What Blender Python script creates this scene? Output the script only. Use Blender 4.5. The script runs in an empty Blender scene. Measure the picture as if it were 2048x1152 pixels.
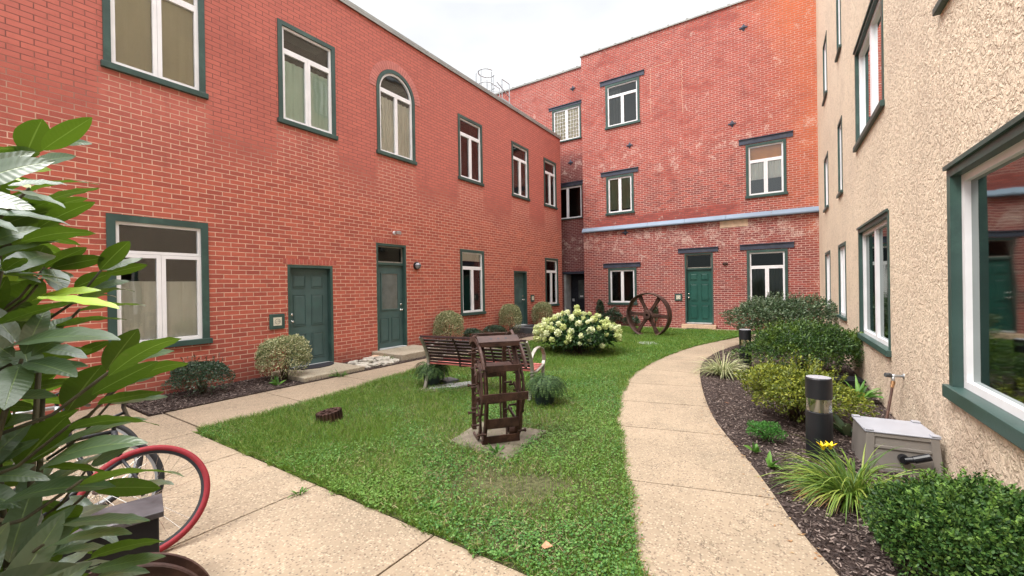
import bpy, bmesh, math, random
import numpy as np
from mathutils import Vector, Matrix
random.seed(7); RNG = np.random.default_rng(7)
S = bpy.context.scene
C = S.collection
R = math.radians
# ------------------------------------------------------------------ helpers
class MB:
    """collects faces; T maps local (u,v,z) to object space"""
    def __init__(s, T=None):
        s.v = []; s.f = []; s.mi = []; s.T = T; s.m = 0
    def add(s, vs, fs):
        n = len(s.v)
        s.v += [tuple(s.T(*p)) if s.T else tuple(p) for p in vs]
        for f in fs: s.f.append(tuple(n + i for i in f)); s.mi.append(s.m)
    def quad(s, a, b, c, d): s.add([a, b, c, d], [(0, 1, 2, 3)])
    def box(s, x0, x1, y0, y1, z0, z1):
        s.add([(x0,y0,z0),(x1,y0,z0),(x1,y1,z0),(x0,y1,z0),(x0,y0,z1),(x1,y0,z1),(x1,y1,z1),(x0,y1,z1)],
              [(0,3,2,1),(4,5,6,7),(0,1,5,4),(1,2,6,5),(2,3,7,6),(3,0,4,7)])
    def frame(s, u0, u1, z0, z1, w, v0, v1, wb=None, wt=None):
        """rectangular ring, outer size given, member width w"""
        wb = w if wb is None else wb; wt = w if wt is None else wt
        s.box(u0, u0+w, v0, v1, z0, z1); s.box(u1-w, u1, v0, v1, z0, z1)
        s.box(u0+w, u1-w, v0, v1, z1-wt, z1)
        if wb > 0: s.box(u0+w, u1-w, v0, v1, z0, z0+wb)
    def tube(s, pts, r, n=8, cap=True, closed=False):
        pts = [Vector(p) for p in pts]; N = len(pts)
        rr = r if isinstance(r, (list, tuple)) else [r]*N
        vs = []; fs = []; up = None
        for i, p in enumerate(pts):
            if closed: t = pts[(i+1) % N]-pts[i-1]
            else: t = pts[min(i+1, N-1)]-pts[max(i-1, 0)]
            t.normalize()
            if up is None: up = Vector((0,0,1)) if abs(t.z) < .9 else Vector((1,0,0))
            a = t.cross(up)
            if a.length < 1e-4: a = t.orthogonal()
            a.normalize(); b = a.cross(t); up = b
            for k in range(n):
                th = 2*math.pi*k/n; vs.append(p+(a*math.cos(th)+b*math.sin(th))*rr[i])
        M = N if closed else N-1
        for i in range(M):
            for k in range(n):
                j = (i+1) % N
                fs.append((i*n+k, i*n+(k+1) % n, j*n+(k+1) % n, j*n+k))
        if cap and not closed: fs.append(tuple(range(n))[::-1]); fs.append(tuple((N-1)*n+k for k in range(n)))
        s.add([tuple(v) for v in vs], fs)
    def bar(s, pts, w, h, side=(1,0,0)):
        """flat bar swept along pts, width w along side, thickness h"""
        pts = [Vector(p) for p in pts]; N = len(pts); sd = Vector(side).normalized(); vs = []; fs = []
        for i, p in enumerate(pts):
            t = (pts[min(i+1,N-1)]-pts[max(i-1,0)]).normalized(); nn = t.cross(sd).normalized()
            for a, b in ((-1,-1),(1,-1),(1,1),(-1,1)): vs.append(p+sd*(a*w/2)+nn*(b*h/2))
        for i in range(N-1):
            for k in range(4): fs.append((i*4+k, i*4+(k+1) % 4, (i+1)*4+(k+1) % 4, (i+1)*4+k))
        fs += [(3,2,1,0), tuple((N-1)*4+k for k in range(4))]
        s.add([tuple(v) for v in vs], fs)
    def lathe(s, prof, n=24, c=(0,0,0), axis='z', cap=False):
        vs = []; fs = []
        for (r, h) in prof:
            for k in range(n):
                t = 2*math.pi*k/n; x, y = r*math.cos(t), r*math.sin(t)
                p = (x,y,h) if axis == 'z' else ((h,x,y) if axis == 'x' else (x,h,y))
                vs.append((c[0]+p[0], c[1]+p[1], c[2]+p[2]))
        for i in range(len(prof)-1):
            for k in range(n): fs.append((i*n+k, i*n+(k+1) % n, (i+1)*n+(k+1) % n, (i+1)*n+k))
        if cap: fs.append(tuple(range(n))[::-1]); fs.append(tuple((len(prof)-1)*n+k for k in range(n)))
        s.add(vs, fs)
    def poly(s, pts, z0, z1):
        n = len(pts)
        s.add([(x,y,z0) for x,y in pts]+[(x,y,z1) for x,y in pts],
              [tuple(range(n))[::-1], tuple(range(n, 2*n))]+[(i, (i+1) % n, n+(i+1) % n, n+i) for i in range(n)])
    def build(s, name, mat, parent=None, smooth=False, bevel=0, fix=True):
        me = bpy.data.meshes.new(name); me.from_pydata(s.v, [], s.f)
        for m in (mat if isinstance(mat, (list, tuple)) else [mat]): me.materials.append(m)
        if any(s.mi): me.polygons.foreach_set('material_index', s.mi)
        if fix:
            bm = bmesh.new(); bm.from_mesh(me); bmesh.ops.recalc_face_normals(bm, faces=bm.faces); bm.to_mesh(me); bm.free()
        if smooth: me.polygons.foreach_set('use_smooth', [True]*len(me.polygons))
        me.update()
        o = bpy.data.objects.new(name, me); C.objects.link(o)
        if parent: o.parent = parent
        if bevel:
            b = o.modifiers.new('Bevel', 'BEVEL'); b.width = bevel; b.segments = 2; b.limit_method = 'ANGLE'
        return o
def tag(o, label=None, cat=None, group=None, kind=None):
    if label: o['label'] = label
    if cat: o['category'] = cat
    if group: o['group'] = group
    if kind: o['kind'] = kind
    return o
def thing(name, label, cat, loc=(0,0,0), rz=0, group=None):
    o = bpy.data.objects.new(name, None); C.objects.link(o); o.location = loc; o.rotation_euler = (0,0,rz)
    o.empty_display_size = .1
    return tag(o, label, cat, group)
def dup(root, loc, rz, label, group=None, sc=None):
    def cp(o, par):
        c = o.copy(); C.objects.link(c); c.parent = par
        for ch in list(o.children): cp(ch, c)
        return c
    r = cp(root, None); r.location = loc; r.rotation_euler = (0,0,rz); r['label'] = label
    if group: r['group'] = group
    if sc: r.scale = sc
    return r
# ------------------------------------------------------------------ materials
class NT:
    def __init__(s, name):
        s.mat = bpy.data.materials.new(name); s.mat.use_nodes = True; s.t = s.mat.node_tree; s.n = s.t.nodes; s.l = s.t.links
        s.b = s.n['Principled BSDF']; s.out = s.n['Material Output']; s._pos = None
    def node(s, ty, **kw):
        n = s.n.new(ty)
        for k, v in kw.items():
            if isinstance(v, tuple) and k == 'i':
                pass
            setattr(n, k, v)
        return n
    def put(s, sock, v):
        if v is None: return
        if isinstance(v, bpy.types.NodeSocket): s.l.new(v, sock)
        elif isinstance(v, (tuple, list)) and len(v) == 3 and sock.type == 'RGBA': sock.default_value = (*v, 1)
        else: sock.default_value = v
    def math(s, op, a, b=None, c=None, clamp=False):
        n = s.node('ShaderNodeMath', operation=op); n.use_clamp = clamp
        s.put(n.inputs[0], a); s.put(n.inputs[1], b)
        if c is not None: s.put(n.inputs[2], c)
        return n.outputs[0]
    def mix(s, f, a, b, mode='MIX'):
        n = s.node('ShaderNodeMix', data_type='RGBA', blend_type=mode)
        s.put(n.inputs[0], f); s.put(n.inputs[6], a); s.put(n.inputs[7], b); return n.outputs[2]
    def pos(s):
        if not s._pos:
            g = s.node('ShaderNodeNewGeometry'); x = s.node('ShaderNodeSeparateXYZ'); s.l.new(g.outputs['Position'], x.inputs[0])
            s._pos = (g.outputs['Position'], x.outputs[0], x.outputs[1], x.outputs[2])
        return s._pos
    def objco(s):
        return s.node('ShaderNodeTexCoord').outputs['Object']
    def comb(s, x, y, z=0.0):
        n = s.node('ShaderNodeCombineXYZ'); s.put(n.inputs[0], x); s.put(n.inputs[1], y); s.put(n.inputs[2], z); return n.outputs[0]
    def noise(s, vec, scale, detail=4, rough=.55, dist=0.0, color=False):
        n = s.node('ShaderNodeTexNoise'); s.put(n.inputs['Vector'], vec)
        n.inputs['Scale'].default_value = scale; n.inputs['Detail'].default_value = detail; n.inputs['Roughness'].default_value = rough
        n.inputs['Distortion'].default_value = dist
        return n.outputs[1 if color else 0]
    def voro(s, vec, scale, feature='F1', out=0):
        n = s.node('ShaderNodeTexVoronoi', feature=feature); s.put(n.inputs['Vector'], vec); n.inputs['Scale'].default_value = scale
        return n.outputs[out]
    def ss(s, x, a, b):
        n = s.node('ShaderNodeMapRange', interpolation_type='SMOOTHSTEP'); s.put(n.inputs[0], x)
        n.inputs[1].default_value = a; n.inputs[2].default_value = b; return n.outputs[0]
    def ramp(s, x, pts):
        n = s.node('ShaderNodeValToRGB'); e = n.color_ramp.elements
        while len(e) < len(pts): e.new(.5)
        for i, (p, c) in enumerate(pts): e[i].position = p; e[i].color = (*c, 1)
        s.put(n.inputs[0], x); return n.outputs[0]
    def bump(s, h, strength=.5, dist=.01, nrm=None):
        n = s.node('ShaderNodeBump'); s.put(n.inputs['Height'], h); n.inputs['Strength'].default_value = strength
        n.inputs['Distance'].default_value = dist
        if nrm: s.l.new(nrm, n.inputs['Normal'])
        return n.outputs[0]
    def fin(s, col=None, rough=None, nrm=None, metal=None, spec=None, **kw):
        s.put(s.b.inputs['Base Color'], col); s.put(s.b.inputs['Roughness'], rough); s.put(s.b.inputs['Metallic'], metal)
        s.put(s.b.inputs['Specular IOR Level'], spec)
        if nrm: s.l.new(nrm, s.b.inputs['Normal'])
        for k, v in kw.items(): s.put(s.b.inputs[k.replace('_', ' ')], v)
        return s.mat
def simple(name, c, rough=.6, var=.15, scale=6, bump=.1, bscale=60, metal=0, spec=.4, dirt=None):
    t = NT(name); o = t.objco()
    n = t.noise(o, scale, 5)
    a = tuple(x*(1-var) for x in c); b = tuple(min(1, x*(1+var)) for x in c)
    col = t.mix(t.ss(n, .3, .7), a, b)
    if dirt: col = t.mix(t.math('MULTIPLY', t.ss(t.noise(o, scale*.6, 6, .7), .5, .68), .8), col, dirt)
    nb = t.bump(t.noise(o, bscale, 4), bump, .004) if bump else None
    rn = t.math('ADD', t.math('MULTIPLY', n, .2), rough-.1)
    return t.fin(col, rn, nb, metal, spec)
def brick_left():
    t = NT('face brick'); P, x, y, z = t.pos()
    u = t.math('SUBTRACT', y, x)
    w = t.noise(P, 2.5, 3, .5); w = t.math('MULTIPLY', t.math('SUBTRACT', w, .5), .012)
    b = t.node('ShaderNodeTexBrick'); b.offset = .5
    t.put(b.inputs['Vector'], t.comb(u, t.math('ADD', z, w)))
    for k, v in (('Scale', 1), ('Mortar Size', .0065), ('Mortar Smooth', .25), ('Bias', .0), ('Brick Width', .24), ('Row Height', .08)): b.inputs[k].default_value = v
    t.put(b.inputs['Color1'], (.50, .120, .076)); t.put(b.inputs['Color2'], (.34, .076, .053)); t.put(b.inputs['Mortar'], (0,0,0))
    n1 = t.noise(P, .7, 5, .6); n2 = t.noise(P, 9, 4, .6); n3 = t.noise(P, 120, 3, .6)
    # mortar stays pale low down and under each sill, where the wall is sheltered or washed clean
    zz = t.math('ADD', z, t.math('MULTIPLY', t.math('SUBTRACT', n1, .5), 1.6))
    dark = t.ss(zz, 3.7, 4.7)
    for (a, c) in ((1.75,3.15),(4.25,5.6),(6.6,7.9),(9.55,10.85),(12.45,13.75),(14.85,15.98)):
        m = t.math('MULTIPLY', t.ss(y, a-.05, a+.12), t.ss(y, c+.05, c-.12))
        m = t.math('MULTIPLY', m, t.ss(z, 4.93, 4.86)); m = t.math('MULTIPLY', m, t.ss(z, 3.3, 3.6))
        dark = t.math('SUBTRACT', dark, t.math('MULTIPLY', m, .85), clamp=True)
    mort = t.mix(dark, (.72, .46, .35), (.22, .085, .07))
    mort = t.mix(t.ss(n2, .4, .75), mort, t.mix(dark, (.5, .3, .22), (.33, .13, .1)))
    # weathered brick; paler pink painted in high up for the extra sky light
    bc = t.mix(t.math('MULTIPLY', t.ss(zz, 3.2, 5.0), .55), b.outputs['Color'], (.62, .20, .165))
    bc = t.mix(t.math('MULTIPLY', t.ss(n2, .45, .8), .3), bc, (.27, .06, .05))
    bc = t.mix(t.math('MULTIPLY', t.ss(n1, .52, .7), .3), bc, (.3, .075, .06))
    band = t.math('MULTIPLY', t.ss(zz, 3.5, 4.0), t.ss(zz, 4.7, 4.2))
    bc = t.mix(t.math('MULTIPLY', band, .3), bc, (.3, .07, .055))
    bc = t.mix(t.math('MULTIPLY', t.ss(n3, .4, .7), .2), bc, (.6, .25, .2))
    col = t.mix(b.outputs['Fac'], bc, mort)
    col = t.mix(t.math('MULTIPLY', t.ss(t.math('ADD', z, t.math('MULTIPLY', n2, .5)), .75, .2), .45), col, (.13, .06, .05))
    dr = t.ss(t.noise(t.comb(t.math('MULTIPLY', u, 5.0), t.math('MULTIPLY', z, .35)), 1.0, 5, .65), .56, .74)
    col = t.mix(t.math('MULTIPLY', dr, .17), col, (.20, .07, .06))
    chip = t.ss(t.noise(P, 16, 5, .8), .66, .70)
    col = t.mix(t.math('MULTIPLY', chip, .35), col, (.62, .36, .30))
    h = t.math('ADD', t.math('MULTIPLY', b.outputs['Fac'], -1.0), t.math('MULTIPLY', n3, .25))
    return t.fin(col, .85, t.bump(h, .7, .006), None, .25)
def brick_old():
    t = NT('old brick'); P, x, y, z = t.pos()
    u = t.math('ADD', y, x)
    d1 = t.noise(P, 5, 3, .5, color=True); sp = t.node('ShaderNodeSeparateXYZ'); t.l.new(d1, sp.inputs[0])
    uu = t.math('ADD', u, t.math('MULTIPLY', t.math('SUBTRACT', sp.outputs[0], .5), .05))
    zw = t.math('ADD', z, t.math('MULTIPLY', t.math('SUBTRACT', sp.outputs[1], .5), .035))
    b = t.node('ShaderNodeTexBrick'); b.offset = .5
    t.put(b.inputs['Vector'], t.comb(uu, zw))
    for k, v in (('Scale', 1), ('Mortar Size', .010), ('Mortar Smooth', .3), ('Bias', -.1), ('Brick Width', .215), ('Row Height', .073)): b.inputs[k].default_value = v
    t.put(b.inputs['Color1'], (.42, .088, .066)); t.put(b.inputs['Color2'], (.17, .042, .042)); t.put(b.inputs['Mortar'], (0,0,0))
    n1 = t.noise(P, .45, 6, .65); n2 = t.noise(P, 2.2, 6, .7); n3 = t.noise(P, 11, 5, .65); n4 = t.noise(P, 90, 3, .6)
    nA = t.noise(t.comb(t.math('ADD', u, 31.0), z), .6, 5, .6)
    bc = b.outputs['Color']
    bc = t.mix(t.math('MULTIPLY', t.ss(n2, .5, .8), .3), bc, (.2, .055, .055))
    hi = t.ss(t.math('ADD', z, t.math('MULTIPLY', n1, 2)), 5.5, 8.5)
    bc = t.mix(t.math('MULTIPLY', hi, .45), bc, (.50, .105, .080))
    # rebuilt orange brick to the right, with a warm glow painted in upward
    org = t.ss(t.math('ADD', t.math('ADD', x, t.math('MULTIPLY', z, .17)), t.math('MULTIPLY', t.math('SUBTRACT', n1, .5), 3.2)), .2, 2.6)
    bc = t.mix(t.math('MULTIPLY', org, .85), bc, (.70, .18, .065))
    lowz = t.math('MULTIPLY', t.ss(t.math('ADD', z, t.math('MULTIPLY', n2, .8)), 4.7, 4.1), t.ss(n2, .30, .55))
    bc = t.mix(t.math('MULTIPLY', lowz, .5), bc, (.15, .04, .048))
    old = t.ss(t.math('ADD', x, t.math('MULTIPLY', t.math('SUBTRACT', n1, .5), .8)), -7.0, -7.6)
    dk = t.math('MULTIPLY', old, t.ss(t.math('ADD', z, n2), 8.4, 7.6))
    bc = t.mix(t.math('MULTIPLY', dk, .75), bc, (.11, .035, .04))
    bc = t.mix(t.math('MULTIPLY', t.ss(n3, .5, .75), .4), bc, (.34, .11, .09))
    bc = t.mix(t.math('MULTIPLY', t.ss(n4, .4, .7), .2), bc, (.55, .25, .2))
    mn = t.ss(t.math('SUBTRACT', t.math('ADD', t.math('MULTIPLY', n2, .6), t.math('MULTIPLY', nA, .4)), t.math('MULTIPLY', t.math('SUBTRACT', z, 5.0), .006)), .30, .54)
    mort = t.mix(mn, (.26, .11, .095), (.58, .36, .31))
    mort = t.mix(t.math('MULTIPLY', org, .5), mort, (.62, .3, .17))
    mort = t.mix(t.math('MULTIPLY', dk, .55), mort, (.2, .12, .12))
    # the plain painted band just above the ledge
    band = t.math('MULTIPLY', t.ss(z, 4.0, 4.05), t.ss(t.math('ADD', z, t.math('MULTIPLY', n1, .3)), 4.62, 4.5))
    band = t.math('MULTIPLY', band, t.math('MULTIPLY', t.ss(x, -7.0, -6.4), t.ss(x, -1.0, -2.0)))
    mf = t.math('MULTIPLY', b.outputs['Fac'], t.math('SUBTRACT', 1.0, t.math('MULTIPLY', band, .8)))
    col = t.mix(mf, bc, mort)
    col = t.mix(t.math('MULTIPLY', band, .35), col, (.4, .11, .095))
    # smeared lime and plaster left on the face
    zone = t.math('MULTIPLY', t.ss(z, 2.6, 3.3), t.ss(z, 4.0, 3.7))
    zone2 = t.math('MULTIPLY', t.ss(z, 5.4, 6.3), t.ss(z, 7.4, 6.7))
    zn = t.math('ADD', t.math('MULTIPLY', zone, .085), t.math('MULTIPLY', zone2, .05))
    pw = t.ss(t.math('ADD', t.noise(P, 3.6, 7, .75, .6), zn), .585, .66)
    pw = t.math('MULTIPLY', pw, t.ss(t.noise(P, 28, 4, .7), .38, .62))
    col = t.mix(t.math('MULTIPLY', pw, .8), col, (.70, .55, .48))
    st = t.ss(t.noise(t.comb(t.math('MULTIPLY', u, 2.5), t.math('MULTIPLY', z, .5)), 1.3, 5, .6), .58, .72)
    col = t.mix(t.math('MULTIPLY', st, .25), col, (.14, .05, .055))
    h = t.math('ADD', t.math('MULTIPLY', b.outputs['Fac'], -1.0), t.math('MULTIPLY', n3, .9))
    return t.fin(col, .88, t.bump(h, .8, .009), None, .2)
def stucco():
    t = NT('trowelled stucco'); P, x, y, z = t.pos()
    wp = t.node('ShaderNodeVectorMath', operation='ADD'); t.l.new(P, wp.inputs[0])
    wc = t.node('ShaderNodeVectorMath', operation='SCALE'); t.l.new(t.noise(P, 9, 2, .5, color=True), wc.inputs[0]); wc.inputs[3].default_value = .10
    t.l.new(wc.outputs[0], wp.inputs[1]); W = wp.outputs[0]
    r1 = t.ss(t.noise(W, 34, 3, .6, .6), .42, .60)
    n = t.noise(W, 26, 4, .55); r2 = t.ss(t.noise(P, 13.5, 3, .55, 1.6), .41, .53)
    h = t.math('ADD', t.math('MULTIPLY', r2, .9), t.math('ADD', t.math('MULTIPLY', n, .35), t.math('MULTIPLY', r1, .30)))
    big = t.noise(P, .8, 4, .6)
    col = t.mix(t.ss(big, .35, .7), (.80, .655, .50), (.72, .585, .45))
    col = t.mix(t.math('MULTIPLY', t.ss(z, 1.1, .1), t.math('MULTIPLY', t.ss(t.noise(P, 3, 5, .7), .35, .65), .5)), col, (.42, .3, .22))
    col = t.mix(t.math('MULTIPLY', t.ss(r2, .35, .0), .3), col, (.36, .27, .2))
    cr = t.ss(t.math('ABSOLUTE', t.math('SUBTRACT', y, 4.86)), .006, .0)
    col = t.mix(t.math('MULTIPLY', cr, .55), col, (.25, .18, .13))
    streak = t.ss(t.noise(t.comb(t.math('MULTIPLY', y, 3.0), 0.0, t.math('MULTIPLY', z, .35)), 1.5, 4, .6), .55, .75)
    col = t.mix(t.math('MULTIPLY', streak, .22), col, (.4, .34, .27))
    return t.fin(col, .9, t.bump(h, .75, .019), None, .2)
def concrete(name='aggregate concrete', a=(.335,.262,.185), b=(.26,.205,.145)):
    t = NT(name); P, x, y, z = t.pos()
    n1 = t.noise(P, .9, 6, .6); n2 = t.noise(P, 7, 5, .7)
    col = t.mix(t.ss(n1, .35, .7), a, b)
    col = t.mix(t.math('MULTIPLY', t.ss(n2, .45, .7), .35), col, (.24, .19, .135))
    col = t.mix(t.math('MULTIPLY', t.ss(t.noise(P, 2.3, 6, .7, .5), .52, .66), .35), col, (.20, .165, .12))
    ck = t.ss(t.math('ABSOLUTE', t.math('SUBTRACT', t.noise(P, .55, 8, .62, .3), .5)), .0022, .0004)
    col = t.mix(t.math('MULTIPLY', ck, .7), col, (.09, .07, .05))
    v = t.voro(P, 55, 'F1', 1); sep = t.node('ShaderNodeSeparateColor'); t.l.new(v, sep.inputs[0])
    d = t.voro(P, 55, 'F1', 0)
    peb = t.ss(d, .46, .34)
    pc = t.ramp(sep.outputs[0], [(0, (.46,.37,.27)), (.3, (.52,.42,.31)), (.5, (.24,.165,.115)), (.68, (.38,.30,.21)), (.85, (.15,.10,.075)), (1, (.10,.07,.055))])
    col = t.mix(t.math('MULTIPLY', peb, .62), col, pc)
    pit = t.ss(t.voro(P, 30, 'F1', 0), .22, .15)
    col = t.mix(t.math('MULTIPLY', pit, .75), col, (.13, .10, .08))
    h = t.math('ADD', t.math('MULTIPLY', peb, .5), t.math('MULTIPLY', pit, -1))
    return t.fin(col, .85, t.bump(h, .5, .004), None, .25)
def soil():
    t = NT('mulch soil'); P, *_ = t.pos()
    n = t.noise(P, 40, 5, .75); n2 = t.noise(P, 2, 4, .6)
    col = t.ramp(n, [(.3, (.012,.008,.007)), (.5, (.05,.034,.03)), (.62, (.11,.08,.07)), (.8, (.03,.02,.018))])
    col = t.mix(t.math('MULTIPLY', t.ss(n2, .4, .7), .4), col, (.06, .038, .028))
    return t.fin(col, .9, t.bump(n, 1, .03), None, .2)
def turf():
    t = NT('turf'); P, *_ = t.pos()
    n = t.noise(P, 30, 5, .7); n2 = t.noise(P, 1.4, 4, .6)
    col = t.mix(t.ss(n, .35, .65), (.05, .05, .022), (.13, .13, .06))
    col = t.mix(t.math('MULTIPLY', t.ss(n2, .5, .7), .5), col, (.17, .125, .08))
    return t.fin(col, .9, t.bump(n, 1, .02), None, .2)
def leafmat(name, c1, c2, c3=None, rough=.45, spec=.5, trans=.25, under=None, tip=None, coat=0, big=None):
    """per-leaf variation comes from the random face attribute 'rnd'"""
    t = NT(name)
    a = t.node('ShaderNodeAttribute'); a.attribute_name = 'rnd'; f = a.outputs['Fac']
    pts = [(0, c1), (.55, c2)] + ([(1, c3)] if c3 else [(1, c2)])
    col = t.ramp(f, pts)
    if big: # patches of a different growth
        P, *_ = t.pos(); col = t.mix(t.math('MULTIPLY', t.ss(t.noise(P, big[0], 4, .6), .48, .62), big[2]), col, big[1])
    if under:
        g = t.node('ShaderNodeNewGeometry'); col = t.mix(g.outputs['Backfacing'], col, under)
    t.fin(col, rough, None, None, spec)
    if coat: t.b.inputs['Coat Weight'].default_value = coat
    if trans:
        tr = t.node('ShaderNodeBsdfTranslucent'); t.l.new(col, tr.inputs[0])
        m = t.node('ShaderNodeMixShader'); m.inputs[0].default_value = trans
        t.l.new(t.b.outputs[0], m.inputs[1]); t.l.new(tr.outputs[0], m.inputs[2]); t.l.new(m.outputs[0], t.out.inputs[0])
    return t.mat
def rhodo_mat():
    t = NT('rhododendron leaf'); g = t.node('ShaderNodeNewGeometry')
    a = t.node('ShaderNodeAttribute'); a.attribute_name = 'rnd'; f = a.outputs['Fac']
    li = t.node('ShaderNodeAttribute'); li.attribute_name = 'young'; L = li.outputs['Fac']
    uv = t.node('ShaderNodeAttribute'); uv.attribute_name = 'lu'; sx = t.node('ShaderNodeSeparateXYZ'); t.l.new(uv.outputs['Vector'], sx.inputs[0])
    along, side = sx.outputs[0], sx.outputs[1]
    rib = t.ss(t.math('ABSOLUTE', side), .07, .02)
    vein = t.math('SINE', t.math('MULTIPLY', t.math('SUBTRACT', along, t.math('MULTIPLY', t.math('ABSOLUTE', side), .10)), 85.0))
    top = t.mix(f, (.045, .095, .045), (.09, .155, .075))
    top = t.mix(L, top, (.36, .55, .03))
    bot = t.mix(f, (.04, .095, .010), (.085, .17, .018)); bot = t.mix(L, bot, (.42, .62, .03))
    col = t.mix(g.outputs['Backfacing'], top, bot)
    col = t.mix(t.math('MULTIPLY', rib, .6), col, (.22, .34, .09))
    col = t.mix(t.math('MULTIPLY', t.ss(t.noise(t.objco(), 30, 5, .7), .62, .7), .3), col, (.12, .12, .05))
    h = t.math('ADD', t.math('MULTIPLY', vein, .35), t.math('MULTIPLY', rib, -1.5))
    nb = t.bump(h, .35, .0012)
    rg = t.math('ADD', t.math('MULTIPLY', g.outputs['Backfacing'], .2), .36)
    t.fin(col, rg, nb, None, t.math('ADD', t.math('MULTIPLY', g.outputs['Backfacing'], -.7), 1.0))
    t.put(t.b.inputs['Coat Weight'], t.math('MULTIPLY', t.math('SUBTRACT', 1.0, g.outputs['Backfacing']), .5)); t.b.inputs['Coat Roughness'].default_value = .4
    t.b.inputs['Sheen Weight'].default_value = .0
    tr = t.node('ShaderNodeBsdfTranslucent'); t.l.new(t.mix(.5, col, (.25, .42, .02)), tr.inputs[0])
    m = t.node('ShaderNodeMixShader'); m.inputs[0].default_value = .2
    t.l.new(t.b.outputs[0], m.inputs[1]); t.l.new(tr.outputs[0], m.inputs[2]); t.l.new(m.outputs[0], t.out.inputs[0])
    return t.mat
def glassmat(name='window glass', tint=(.96,.98,.97), refl=.055, gc=(.9,.95,.95), gr=.01):
    t = NT(name); P, *_ = t.pos()
    fr = t.node('ShaderNodeFresnel'); fr.inputs[0].default_value = 1.5
    k = t.math('ADD', t.math('MULTIPLY', fr.outputs[0], 1.0), refl, clamp=True)
    gl = t.node('ShaderNodeBsdfGlossy'); gl.inputs['Roughness'].default_value = gr; gl.inputs['Color'].default_value = (*gc,1)
    nb = t.bump(t.noise(P, 1.3, 2, .4), .18, .02); t.l.new(nb, gl.inputs['Normal'])
    tr = t.node('ShaderNodeBsdfTransparent'); tr.inputs[0].default_value = (*tint, 1)
    m = t.node('ShaderNodeMixShader'); t.l.new(k, m.inputs[0]); t.l.new(tr.outputs[0], m.inputs[1]); t.l.new(gl.outputs[0], m.inputs[2])
    t.l.new(m.outputs[0], t.out.inputs[0]); return t.mat
def curtainmat(name, c, freq=40, amp=.4):
    t = NT(name); P, x, y, z = t.pos()
    w = t.math('SINE', t.math('MULTIPLY', t.math('ADD', t.math('ADD', x, y), t.math('MULTIPLY', t.noise(P, 3, 2), .12)), freq))
    return t.fin(t.mix(t.noise(P, 2, 3), c, tuple(v*.8 for v in c)), .9, t.bump(w, amp, .02), None, .1)
M = {}
M['brick'] = brick_left(); M['old'] = brick_old(); M['stucco'] = stucco()
M['conc'] = concrete(); M['conc2'] = concrete('weathered concrete', (.40,.35,.27), (.3,.27,.2)); M['soil'] = soil(); M['turf'] = turf()
M['green'] = simple('green paint', (.040,.078,.069), .42, .12, 3, .12, 40, dirt=(.06,.12,.10))
M['greend'] = simple('green door paint', (.017,.085,.067), .38, .1, 2, .06, 60, dirt=(.03,.10,.08))
M['greenb'] = simple('weathered green door paint', (.062,.108,.106), .42, .12, 3, .06, 60, dirt=(.06,.12,.11))
M['navy'] = simple('slate blue lintel paint', (.05,.06,.092), .5, .2, 4, .2, 30, dirt=(.09,.1,.12))
M['white'] = simple('white vinyl', (.84,.83,.85), .4, .05, 3, .03, 50)
M['grey'] = simple('grey metal coping', (.30,.30,.28), .5, .15, 2, .1, 20, .3)
M['greyl'] = simple('pale stone jamb', (.42,.43,.43), .8, .15, 4, .2, 40)
M['ledge'] = simple('blue grey flashing', (.20,.255,.33), .6, .1, 1.2, .1, 12, .2)
M['stone'] = simple('tan stone', (.60,.43,.30), .85, .15, 8, .3, 30)
M['rust'] = simple('rusty iron', (.052,.025,.019), .62, .5, 9, .6, 70, .25, dirt=(.12,.058,.038))
M['rust2'] = simple('brown rusty iron', (.065,.034,.028), .6, .4, 7, .5, 60, .25, dirt=(.15,.09,.07))
M['iron'] = simple('black iron', (.02,.022,.03), .5, .3, 9, .3, 60, .3)
M['galv'] = simple('galvanised steel', (.4,.41,.42), .4, .1, 6, .1, 40, .7)
M['slat'] = simple('dark brown bench slat', (.038,.018,.020), .5, .3, 8, .2, 50)
M['slatr'] = simple('faded red bench slat', (.42,.13,.11), .6, .25, 8, .2, 50)
M['bgrey'] = simple('greige bench metal', (.30,.28,.245), .45, .12, 8, .1, 50, .3, dirt=(.17,.14,.11))
M['pot'] = simple('dark green pot', (.018,.035,.035), .5, .2, 6, .2, 40)
M['black'] = simple('black powder coat', (.012,.013,.017), .42, .15, 6, .05, 60)
M['taupe'] = simple('taupe plastic', (.215,.195,.175), .5, .08, 5, .15, 90)
M['lid'] = simple('pale grey plastic lid', (.33,.335,.37), .42, .06, 5, .1, 90)
M['blackp'] = simple('black plastic', (.01,.011,.014), .35, .1, 6, .05, 60)
M['brass'] = simple('brass', (.35,.2,.1), .4, .2, 20, .1, 60, .8)
M['chrome'] = simple('satin nickel', (.65,.64,.6), .25, .05, 20, 0, 60, 1)
M['tyre'] = simple('black rubber', (.02,.02,.022), .7, .2, 20, .4, 80)
M['redt'] = simple('red rubber', (.24,.014,.022), .7, .12, 30, .35, 150)
M['slate'] = simple('grey slate', (.09,.095,.10), .6, .3, 6, .3, 25)
M['rock'] = simple('pale stone rubble', (.45,.42,.36), .85, .3, 12, .5, 25, dirt=(.2,.19,.15))
M['mat'] = simple('rubber door mat', (.02,.02,.026), .8, .3, 40, .8, 120)
M['paving'] = simple('mossy concrete pad', (.17,.145,.11), .9, .3, 6, .5, 40, dirt=(.08,.085,.04))
M['twig'] = simple('twig bark', (.09,.06,.035), .8, .3, 20, .5, 60)
M['vtwig'] = simple('grey bark', (.075,.07,.04), .8, .3, 20, .5, 60)
M['cream'] = simple('cream tile', (.68,.64,.52), .45, .06, 20, 0)
M['ink'] = simple('grey ink', (.16,.15,.13), .6, .1, 20, 0)
M['room'] = simple('dark room', (.05,.045,.045), .9, .2, 1, 0)
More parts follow.
